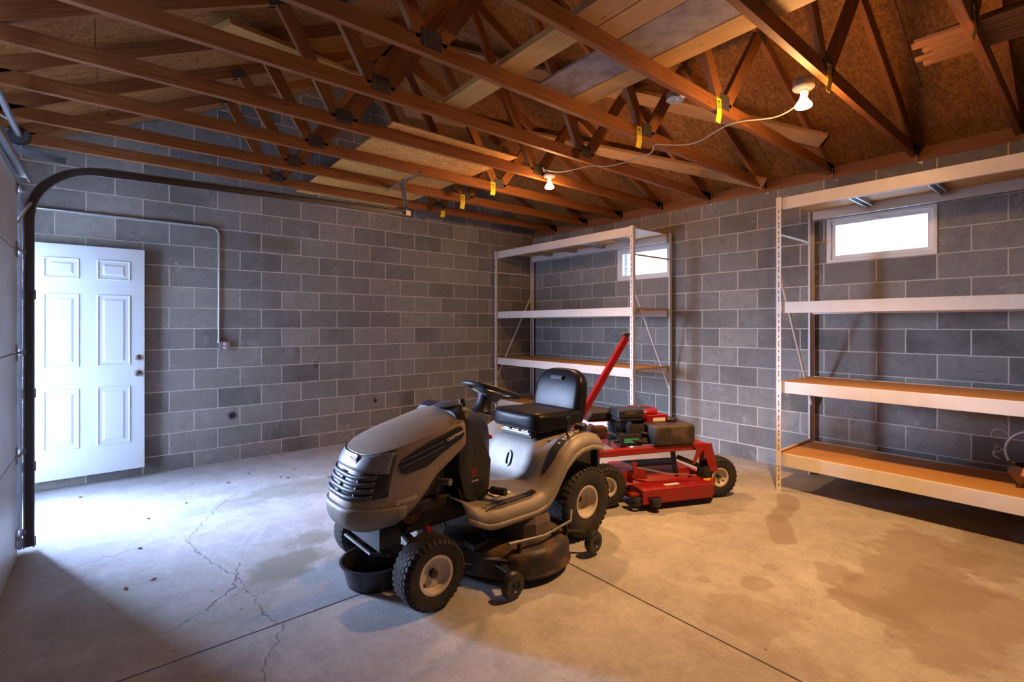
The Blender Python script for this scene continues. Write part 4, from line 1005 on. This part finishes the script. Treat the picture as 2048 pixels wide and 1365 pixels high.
# ---- mower deck
DK = bpy.data.objects.new('mower_deck', None); COL.objects.link(DK); DK.parent = TR
lob = [(.93, .20), (.91, .30), (.86, .40), (.81, .46), (.76, .53), (.68, .585), (.58, .61), (.48, .602), (.40, .575), (.33, .52), (.29, .44), (.27, .30), (.26, .10), (.27, -.15), (.30, -.40), (.38, -.52), (.55, -.58), (.72, -.54), (.84, -.42), (.90, -.25), (.93, 0)]
def smooth_poly(P_, m=3):
    out = []; n = len(P_)
    for k in range(n):
        p0, p1, p2, p3 = [Vector((*P_[(k+d_) % n], 0)) for d_ in (-1, 0, 1, 2)]
        for q in range(m):
            t_ = q/m; v = .5*((2*p1)+(-p0+p2)*t_+(2*p0-5*p1+4*p2-p3)*t_*t_+(-p0+3*p1-3*p2+p3)*t_**3); out.append((v.x, v.y))
    return out
lp = smooth_poly(lob); cx_, cy_ = .60, .02
def sc(P_, k, z): return [(cx_+(x-cx_)*k, cy_+(y-cy_)*k, z) for x, y in P_]
b = MB(); b.ring_loft([sc(lp, 1.0, .045), sc(lp, 1.015, .055), sc(lp, 1.0, .065), sc(lp, .995, .135), sc(lp, .97, .165), sc(lp, .93, .182), sc(lp, .85, .190), sc(lp, .6, .195), sc(lp, .3, .20)], False, True)
b.build('deck_shell', M['deckpaint'], DK, smooth=50)
b = MB(); b.tube([(x, y, .048) for x, y in lp], .007, 6, closed=True); b.build('deck_rim', M['deckpaint'], DK, smooth=50)
cov = [(.64, .335), (.62, .43), (.56, .475), (.46, .475), (.40, .43), (.385, .34), (.42, .26), (.60, .26)]
def scc(P_, k, z): 
    ax = sum(p[0] for p in P_)/len(P_); ay = sum(p[1] for p in P_)/len(P_)
    return [(ax+(x-ax)*k, ay+(y-ay)*k, z) for x, y in P_]
b = MB(); b.ring_loft([scc(cov, 1.08, .19), scc(cov, 1.05, .205), scc(cov, 1.0, .27), scc(cov, .84, .305), scc(cov, .78, .308)], False, True); pc = b.build('pulley_cover', M['coverpl'], DK, bevel=.006)
b = MB()
for k in range(7):
    for j in range(3): b.box((.455+.022*k, .34+.03*j, .3085), (.010, .006, .002), (0, 0, .5))
b.cyl((.51, .375, .306), (.51, .375, .311), .014, 12); b.build('cover_slots', M['dark'], pc)
b = MB(); b.ring_loft([scc([(x, -y) for x, y in cov], k_, z_) for k_, z_ in ((1.06, .19), (1.0, .25), (.8, .278))], False, True); b.build('pulley_cover', M['coverpl'], DK, bevel=.006)
b = MB(); b.tube([(.785, .50, .235), (.56, .545, .232), (.30, .505, .235), (.22, .44, .26)], .008, 8); b.build('deck_rod', M['galvdull'], DK, smooth=40)
for q_ in (((.72, .51, .205), (.012, .03, .06)), ((.36, .52, .205), (.012, .03, .06)), ((.42, .49, .20), (.05, .03, .03))):
    b = MB(); b.box(*q_); b.build('rod_bracket', M['frameblk'], DK, bevel=.003)
b = MB(); b.box((.83, .31, .20), (.16, .09, .03)); b.tube([(.80, .35, .205), (.83, .36, .23), (.82, .33, .25)], .006, 8); b.build('deck_hanger', M['frameblk'], DK, bevel=.003)
b = MB(); b.prism([(.955, -.1), (.945, .24), (.86, .40), (.85, .40), (.93, .2), (.94, -.1)], 'xy', .05, .175); b.build('deck_front_skirt', M['frameblk'], DK, bevel=.003)
b = MB(); b.tube([(.955, .05, .10), (.945, .24, .10), (.90, .33, .10)], .004, 6); b.build('skirt_rod', M['galv'], DK, smooth=40)
def anti(x, y, z, r, w, bx, by, nm='gauge_wheel'):
    t = bpy.data.objects.new(nm, None); COL.objects.link(t); t.parent = DK; t.location = (x, y, z)
    b = MB(); b.lathe([(.0, -w/2+.008), (.014, -w/2+.008), (.028, -w/2+.002), (r-.014, -w/2), (r-.004, -w/2+.006), (r, -w/2+.016), (r, w/2-.016), (r-.004, w/2-.006), (r-.014, w/2), (.030, w/2-.002), (.026, w/2-.008), (.016, w/2-.008), (.0, w/2-.004)], 28, (0, 0, 0), (0, 1, 0)); b.build('wheel_body', M['blackpl'], t, smooth=35)
    b = MB(); b.cyl((0, w/2-.010, 0), (0, w/2+.004, 0), .010, 6); b.build('wheel_bolt', M['frameblk'], t)
    b = MB(); b.prism([(bx-x-.035, -.03+by-y), (bx-x+.035, -.03+by-y), (.012, -w/2-.002), (-.012, -w/2-.002)], 'xy', .05+.0, .056); b.box((0, -w/2-.006, .02), (.03, .006, .09)); b.build('wheel_bracket', M['frameblk'], t, bevel=.002)
anti(.835, .585, .068, .068, .05, .80, .47)
anti(.155, .560, .085, .066, .05, .27, .44)
b = MB(); b.prism([(.88, .40), (.80, .50), (.81, .43)], 'xy', .150, .154); b.build('corner_gusset', M['galvdull'], DK)
# ================================================================ drain pan
pn = thing('drain_pan', 'round black plastic pan on the floor under the nose of the lawn tractor', 'pan', (-4.03, -3.20, 0))
b = MB(); b.lathe([(0, .0), (.145, 0), (.150, .004), (.178, .118), (.190, .120), (.192, .126), (.178, .128), (.173, .122), (.146, .010), (0, .008)], 48); b.build('pan_body', M['blackpl'], pn, smooth=40)
# ================================================================ RED TRAIL MOWER (local x to the right wheel, -y towards the camera)
RM = thing('trail_mower', 'red engine-powered trail mower with raised tow bar standing behind the tractor', 'trail mower', (-2.15, -3.29, 0), math.atan2(-.447, .894))
wheel(RM, 'wheel', (.955, .0, .165), .165, .115, .070, -1, .03, nblk=26, capr=.013, hub=.01)
wheel(RM, 'wheel', (-.045, -.03, .165), .165, .115, .070, -1, .03, nblk=26, capr=.013, hub=.01)
for a in ('f',):
    b = MB()
    # upper rectangular frame of square tube
    b.beam((-.16, -.02, .405), (.60, -.02, .425), .05, .05); b.beam((.60, -.02, .425), (.84, -.02, .425), .05, .05)
    b.beam((-.16, -.62, .405) if False else (-.16, .52, .405), (.84, .52, .425), .05, .05)
    b.beam((-.14, -.02, .405), (-.14, .52, .405), .05, .05); b.beam((.82, -.02, .42), (.82, .52, .42), .05, .05); b.beam((.15, -.02, .41), (.15, .52, .41), .05, .05)
    b.build('frame', M['red'], RM, bevel=.004)
b = MB(); b.bb(-.185, -.135, -.055, -.045, .28, .44); b.bb(-.19, -.14, -.05, .02, .27, .30); b.build('end_plate', M['red'], RM, bevel=.002)
b = MB(); b.prism([(.70, .45), (.87, .45), (.93, .22), (.86, .22), (.79, .40), (.72, .29), (.695, .29), (.735, .40)], 'xz', -.060, -.052); b.build('axle_gusset', M['red'], RM, bevel=.002)
b = MB(); b.beam((.62, .03, .33), (.93, .02, .20), .04, .035); b.build('axle_arm', M['frameblk'], RM, bevel=.003)
for x_ in (-.045, .955):
    b = MB(); b.cyl((x_, -.05, .165), (x_, .10, .165), .012, 10); b.build('axle', M['frameblk'], RM, smooth=40)
for a_, c_, e_ in (((.975, .07, .165), (.86, .07, .24), (.84, .02, .40)), ((-.045, .07, .165), (-.14, .07, .28), (-.145, .02, .40))):
    b = MB(); b.beam(a_, c_, .04, .03); b.beam(c_, e_, .04, .03); b.build('wheel_arm', M['red'], RM, bevel=.003)
# cutting deck
dk = [(.17, -.04), (.19, -.20), (.80, -.165), (.925, -.03), (.88, .45), (.73, .60), (.27, .60), (.12, .45), (.10, .10)]
def rp(P_, k, z): return [(.5+(x-.5)*k, .2+(y-.2)*k, z) for x, y in P_]
b = MB(); b.ring_loft([rp(dk, 1.0, .055), rp(dk, 1.0, .158), rp(dk, .985, .164), rp(dk, .7, .168)], False, True); b.build('cutting_deck', M['red'], RM, bevel=.003)
b = MB(); b.box((.53, -.1845, .105), (.54, .004, .085), (0, 0, .0574)); b.build('deck_front_plate', M['red'], RM, label='dusty rust-brown front plate')
b = MB(); b.ring_loft([[(x, y, z) for x, y in P_] for z, P_ in ((.158, [(.12, -.05), (.80, .0), (.80, .30), (.12, .30)]), (.20, [(.18, .0), (.72, .03), (.72, .30), (.18, .30)]))]); b.build('deck_riser', M['red'], RM, bevel=.003)
for q_, y_ in (([(.62, .156), (.86, .156), (.72, .235), (.62, .235)], .035), ([(.10, .156), (.34, .156), (.30, .26), (.12, .26)], -.01)):
    b = MB(); b.prism(q_, 'xz', y_, y_+.005); b.build('deck_fin', M['red'], RM)
b = MB(); b.prism([(.24, .06), (.62, .06), (.68, .22), (.20, .22)], 'xy', .262, .275); b.build('belt_guard', M['tankpl'], RM, bevel=.004, label='dusty dark belt guard')
b = MB(); b.tube([(.20, -.06, .30), (.45, -.10, .245), (.70, -.10, .215)], .006, 8); b.build('lift_rod', M['galv'], RM, smooth=40)
b = MB(); b.box((.19, -.055, .29), (.035, .03, .09)); b.build('rod_clevis', M['redclean'], RM, bevel=.003)
b = MB(); b.box((.47, -.125, .1685), (.13, .035, .002), (0, 0, .06)); b.build('deck_decal', M['white'], RM, label='white decal'); b = MB(); b.box((.82, -.075, .1685), (.08, .045, .002), (0, 0, .7)); b.build('warning_decal', M['orangelabel'], RM, label='yellow warning decal')
for x, y in ((.285, -.215), (.155, -.16)):
    b = MB(); b.lathe([(0, 0), (.036, 0), (.042, .012), (.036, .026), (.036, .034), (.042, .048), (.036, .06), (0, .06)], 20, (x, y, .045)); b.build('gauge_roller', M['blackpl'], RM, smooth=35)
for q_ in ((.23, .34, -.21, -.17), (.11, .21, -.16, -.10)):
    b = MB(); b.bb(*q_, .108, .125); b.build('roller_bracket', M['red'], RM, bevel=.002)
# upright supports
for a_, c_ in (((.55, -.0, .42), (.60, .02, .16)), ((.62, .30, .42), (.62, .30, .16)), ((.05, .30, .41), (.05, .30, .16))):
    b = MB(); b.beam(a_, c_, .03, .03); b.build('deck_hanger', M['frameblk'], RM, bevel=.002)
# engine
b = MB(); b.bb(.12, .58, .10, .46, .43, .45); b.bb(.20, .52, .14, .42, .45, .55); b.bb(.26, .56, .16, .40, .55, .62); b.build('engine_block', M['frameblk'], RM, bevel=.008)
b = MB()
for k in range(7): b.bb(.16, .34, .13, .40, .50+.014*k, .505+.014*k)
b.build('cooling_fins', M['frameblk'], RM)
b = MB(); b.lathe([(0, 0), (.145, 0), (.150, .012), (.150, .055), (.142, .066), (.105, .075), (.098, .072), (.098, .066), (0, .066)], 40, (.395, .26, .635)); b.bb(.38, .57, .10, .20, .575, .665); b.build('engine_shroud', M['redclean'], RM, bevel=.004, smooth=35)
b = MB(); b.lathe([(0, 0), (.095, 0), (.09, .006), (.03, .010), (0, .010)], 32, (.395, .26, .702)); o = b.build('cooling_screen', M['blackpl'], RM, smooth=30)
b = MB(); b.lathe([(0, 0), (.012, 0), (.01, .006), (0, .006)], 10, (.395, .26, .712)); b.build('screen_bolt', M['galv'], o)
b = MB(); b.box((.49, .098, .63), (.11, .002, .030)); b.build('engine_label', M['white'], RM)
b = MB(); b.bb(.13, .36, .10, .30, .650, .715); b.bb(.14, .35, .11, .29, .62, .65); b.build('air_cleaner', M['blackpl'], RM, bevel=.012)
b = MB(); b.box((.235, .098, .690), (.09, .002, .012)); b.build('air_cleaner_label', M['coverpl'], RM)
b = MB(); b.bb(.20, .34, .06, .12, .52, .60); b.cyl((.22, .08, .60), (.22, .08, .62), .02, 10); b.tube([(.30, .06, .54), (.42, .02, .52), (.50, .0, .50)], .012, 8); b.tube([(.15, .05, .50), (.30, .03, .47), (.45, .02, .46)], .016, 8); b.build('carburettor', M['frameblk'], RM, bevel=.003)
b = MB(); b.tube([(.08, .08, .475), (.25, .05, .47), (.36, .04, .49)], .013, 10); b.build('exhaust_pipe', M['rusty'], RM, smooth=40)
b = MB(); b.box((-.02, .18, .53), (.15, .10, .105)); b.box((-.085, .14, .575), (.06, .09, .06), (0, .5, 0)); b.build('muffler', M['rusty'], RM, bevel=.02)
b = MB(); b.bb(.12, .30, .03, .12, .44, .535); o = b.build('battery', M['blackpl'], RM, bevel=.006); b = MB(); b.box((.21, .028, .485), (.13, .002, .035)); b.build('battery_label', M['teal'], o, label='teal label')
b = MB(); b.prism([(-.06, .60), (-.0, .665), (.20, .665), (.20, .62), (.0, .61)], 'xz', .30, .52); b.build('engine_guard', M['frameblk'], RM, bevel=.003)
b = MB(); b.beam((-.02, .40, .60), (.25, .40, .60), .05, .05); b.build('guard_rail', M['red'], RM, bevel=.003)
# fuel tank
b = MB(); R_ = []
for z, k in ((.458, .94), (.468, .985), (.50, 1.0), (.588, 1.0), (.602, .97), (.608, .90)):
    hw, hd, r = .182*k, .110*k, .03*k; ring = []
    for cx0, cy0, a0 in ((hw-r, hd-r, 0), (-hw+r, hd-r, PI/2), (-hw+r, -hd+r, PI), (hw-r, -hd+r, 1.5*PI)):
        for q in range(6): a = a0+q/5*PI/2; ring.append((.54+cx0+r*math.cos(a), .04+cy0+r*math.sin(a), z))
    R_.append(ring)
b.ring_loft(R_); tk = b.build('fuel_tank', M['tankpl'], RM, smooth=50, label='dusty black-brown fuel tank')
b = MB(); b.lathe([(0, 0), (.036, 0), (.044, .004), (.044, .022), (.036, .030), (0, .031)], 10, (.60, .10, .610)); b.build('tank_cap', M['blackpl'], tk, smooth=30)
for x_ in (.45, .62):
    b = MB(); b.cyl((x_, .0, .448), (x_, .0, .462), .012, 8); b.build('tank_bolt', M['frameblk'], tk)
# tow bar
b = MB(); b.beam((-.17, .30, .555), (.295, .30, 1.30), .048, .048, (1, 0, 0)); tw = b.build('tow_bar', M['redclean'], RM, bevel=.004, label='raised red square-tube tow bar')
b = MB(); b.beam((-.17, .30, .555), (-.16, .30, .42), .05, .05, (1, 0, 0)); b.build('tow_bar_hinge', M['red'], RM, bevel=.004)
b = MB(); b.beam((.275, .30-.018, 1.285), (.31, .282, 1.335), .005, .03, (1, 0, 0)); b.beam((.275, .318, 1.285), (.31, .318, 1.335), .005, .03, (1, 0, 0)); b.build('clevis', M['rusty'], tw)
b = MB(); b.tube([(.235, .30, 1.345), (.33, .30, 1.335)], .005, 8); b.tube([(.235, .28, 1.35), (.235, .315, 1.342)], .005, 8); b.build('hitch_pin', M['chrome'], tw, smooth=40)
# ================================================================ bronze basket on the right rack
bk = thing('iron_basket', 'hammered bronze faceted basket with a curled grey iron handle on the bottom shelf', 'basket', (-.43, -5.47, .321))
b = MB(); b.lathe([(0, .0), (.06, .0), (.085, .02), (.135, .085), (.140, .095), (.115, .145), (.108, .148), (.125, .095), (.06, .012), (0, .012)], 8, a0=.3); b.build('bowl', M['bronze'], bk, bevel=.003)
def arc(c, r, a0, a1, n=20, yy=0, ex=1.): return [(c[0]+r*math.cos(a0+(a1-a0)*k/n)*0+yy, c[1]+r*math.cos(a0+(a1-a0)*k/n)*ex, c[2]+r*math.sin(a0+(a1-a0)*k/n)) for k in range(n+1)]
b = MB(); b.tube(arc((0, 0, .235), .145, -.5, PI+.5, 28), .010, 10); b.build('handle', M['rope'], bk, smooth=60)
b = MB()
pts = arc((0, 0, .235), .145, PI-.1, PI+.55, 30); hx = []
for q in (0, PI):
    hp = []
    for k, p_ in enumerate(pts): a = k*.9+q; hp.append((p_[0]+.010*math.cos(a), p_[1]+.010*math.sin(a)*.6, p_[2]+.010*math.sin(a)*.6))
    b.tube(hp, .006, 6)
b.build('handle_twist', M['rope'], bk, smooth=60)
for (c_, r, a0, a1) in (((0, .175, .33), .04, -.6, PI*.9), ((0, .175, .20), .03, -PI*.5, .6)):
    b = MB(); b.tube(arc(c_, r, a0, a1, 14), .005, 8); b.build('scroll', M['rope'], bk, smooth=60)
b = MB(); b.tube([(0, .145, .24), (0, .20, .20), (0, .19, .255), (0, .16, .235)], .004, 6); b.build('spike', M['rope'], bk)
b = MB(); b.lathe([(0, 0), (.02, .006), (.024, .016), (.018, .028), (0, .034)], 14, (-.128, .0, .105), (-1, 0, .2)); b.build('knob', M['bronze'], bk, smooth=50)
b = MB(); b.lathe([(0, 0), (.016, .005), (.016, .015), (0, .02)], 12, (-.04, .10, .155)); b.build('knob', M['bronze'], bk, smooth=50)
b = MB()
for k in range(4): a = k*PI/2+.4; b.tube([(.07*math.cos(a), .07*math.sin(a), .01), (.10*math.cos(a), .10*math.sin(a), .002)], .008, 8)
b.build('foot', M['bronze'], bk)
# ================================================================ small debris
lv = [(-3.95, -.92), (-3.90, -.98), (-4.35, -.80), (-3.72, -1.02), (-4.6, -.62), (-3.78, -.75), (-5.35, -.45), (-4.95, -1.35), (-4.98, -2.42), (-5.02, -1.9), (-4.7, -1.15), (-5.1, -2.45), (-3.6, -1.2), (-4.15, -.62)]
for k, (x, y) in enumerate(lv):
    b = MB(); r = random.uniform(.008, .018); n = 7
    ring = [(r*(1+.5*math.sin(k+q*2.1))*math.cos(2*PI*q/n), r*.6*(1+.4*math.sin(q*3+k))*math.sin(2*PI*q/n), .002+.004*(q % 2)) for q in range(n)]
    b.ring_loft([ring, [(px*.9, py*.9, pz+.0015) for px, py, pz in ring]]); o = b.build('dead_leaf', M['leaf']); o.location = (x, y, 0); o.rotation_euler[2] = random.random()*6
    tag(o, 'tiny dry brown leaf on the concrete near the open door', 'leaf', 'dry leaves on the floor')
# ================================================================ LIGHT, WORLD, CAMERA
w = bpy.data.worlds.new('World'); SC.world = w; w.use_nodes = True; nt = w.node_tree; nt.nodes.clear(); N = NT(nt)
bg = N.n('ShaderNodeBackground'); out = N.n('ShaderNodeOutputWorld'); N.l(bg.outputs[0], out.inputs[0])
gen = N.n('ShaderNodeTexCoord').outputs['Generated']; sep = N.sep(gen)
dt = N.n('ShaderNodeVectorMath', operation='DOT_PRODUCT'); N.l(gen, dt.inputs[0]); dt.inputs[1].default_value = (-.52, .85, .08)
lobe = N.math('POWER', N.mapr(dt.outputs['Value'], .45, 1.0), 1.4)      # added bright sky patch, lined up with the doorway to light the tractor
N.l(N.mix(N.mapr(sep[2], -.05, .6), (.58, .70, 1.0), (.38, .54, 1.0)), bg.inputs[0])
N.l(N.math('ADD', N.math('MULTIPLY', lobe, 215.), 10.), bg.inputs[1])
def portal(nm, loc, rot, sx, sy):
    l = bpy.data.lights.new(nm, 'AREA'); l.shape = 'RECTANGLE'; l.size = sx; l.size_y = sy; l.energy = 1; l.cycles.is_portal = True
    o = bpy.data.objects.new(nm, l); COL.objects.link(o); o.location = loc; o.rotation_euler = rot
portal('door_portal', (XL-.21, (DY0+DY1)/2, (DZ0+DZ1)/2), (0, -PI/2, 0), DZ1-DZ0, DY1-DY0)
for k, (y0, y1) in enumerate(WIN): portal('window_portal', (.21, (y0+y1)/2, (WZ0+WZ1)/2), (0, PI/2, 0), WZ1-WZ0, y1-y0)
def bulb_light(p, e, up):
    for kind, en in (('SPOT', e), ('POINT', up)):
        l = bpy.data.lights.new('bulb_light', kind); l.energy = en; l.color = (1.0, .50, .19); l.shadow_soft_size = .04
        if kind == 'SPOT': l.spot_size = math.radians(114); l.spot_blend = .9
        o = bpy.data.objects.new('bulb_light', l); COL.objects.link(o); o.location = (p[0], p[1], p[2]-.175)
bulb_light(L1P, 320, 34); bulb_light(L2P, 200, 30)
cam = bpy.data.cameras.new('Camera'); co = bpy.data.objects.new('Camera', cam); COL.objects.link(co); SC.camera = co
co.location = (-5.168, -5.771, 1.409); co.rotation_euler = (PI/2, 0, -.6879)
cam.sensor_width = 36; cam.lens = 980/2048*36; cam.shift_y = -(682.5-650.3)/2048; cam.clip_start = .02; cam.clip_end = 300
SC.view_settings.view_transform = 'Standard'; SC.view_settings.look = 'None'; SC.view_settings.gamma = 1; SC.view_settings.use_curve_mapping = False
SC.view_settings.exposure = .12
SC.cycles.max_bounces = 8; SC.cycles.diffuse_bounces = 5; SC.cycles.sample_clamp_indirect = 8.; SC.cycles.blur_glossy = .5
SC.cycles.use_denoising = True
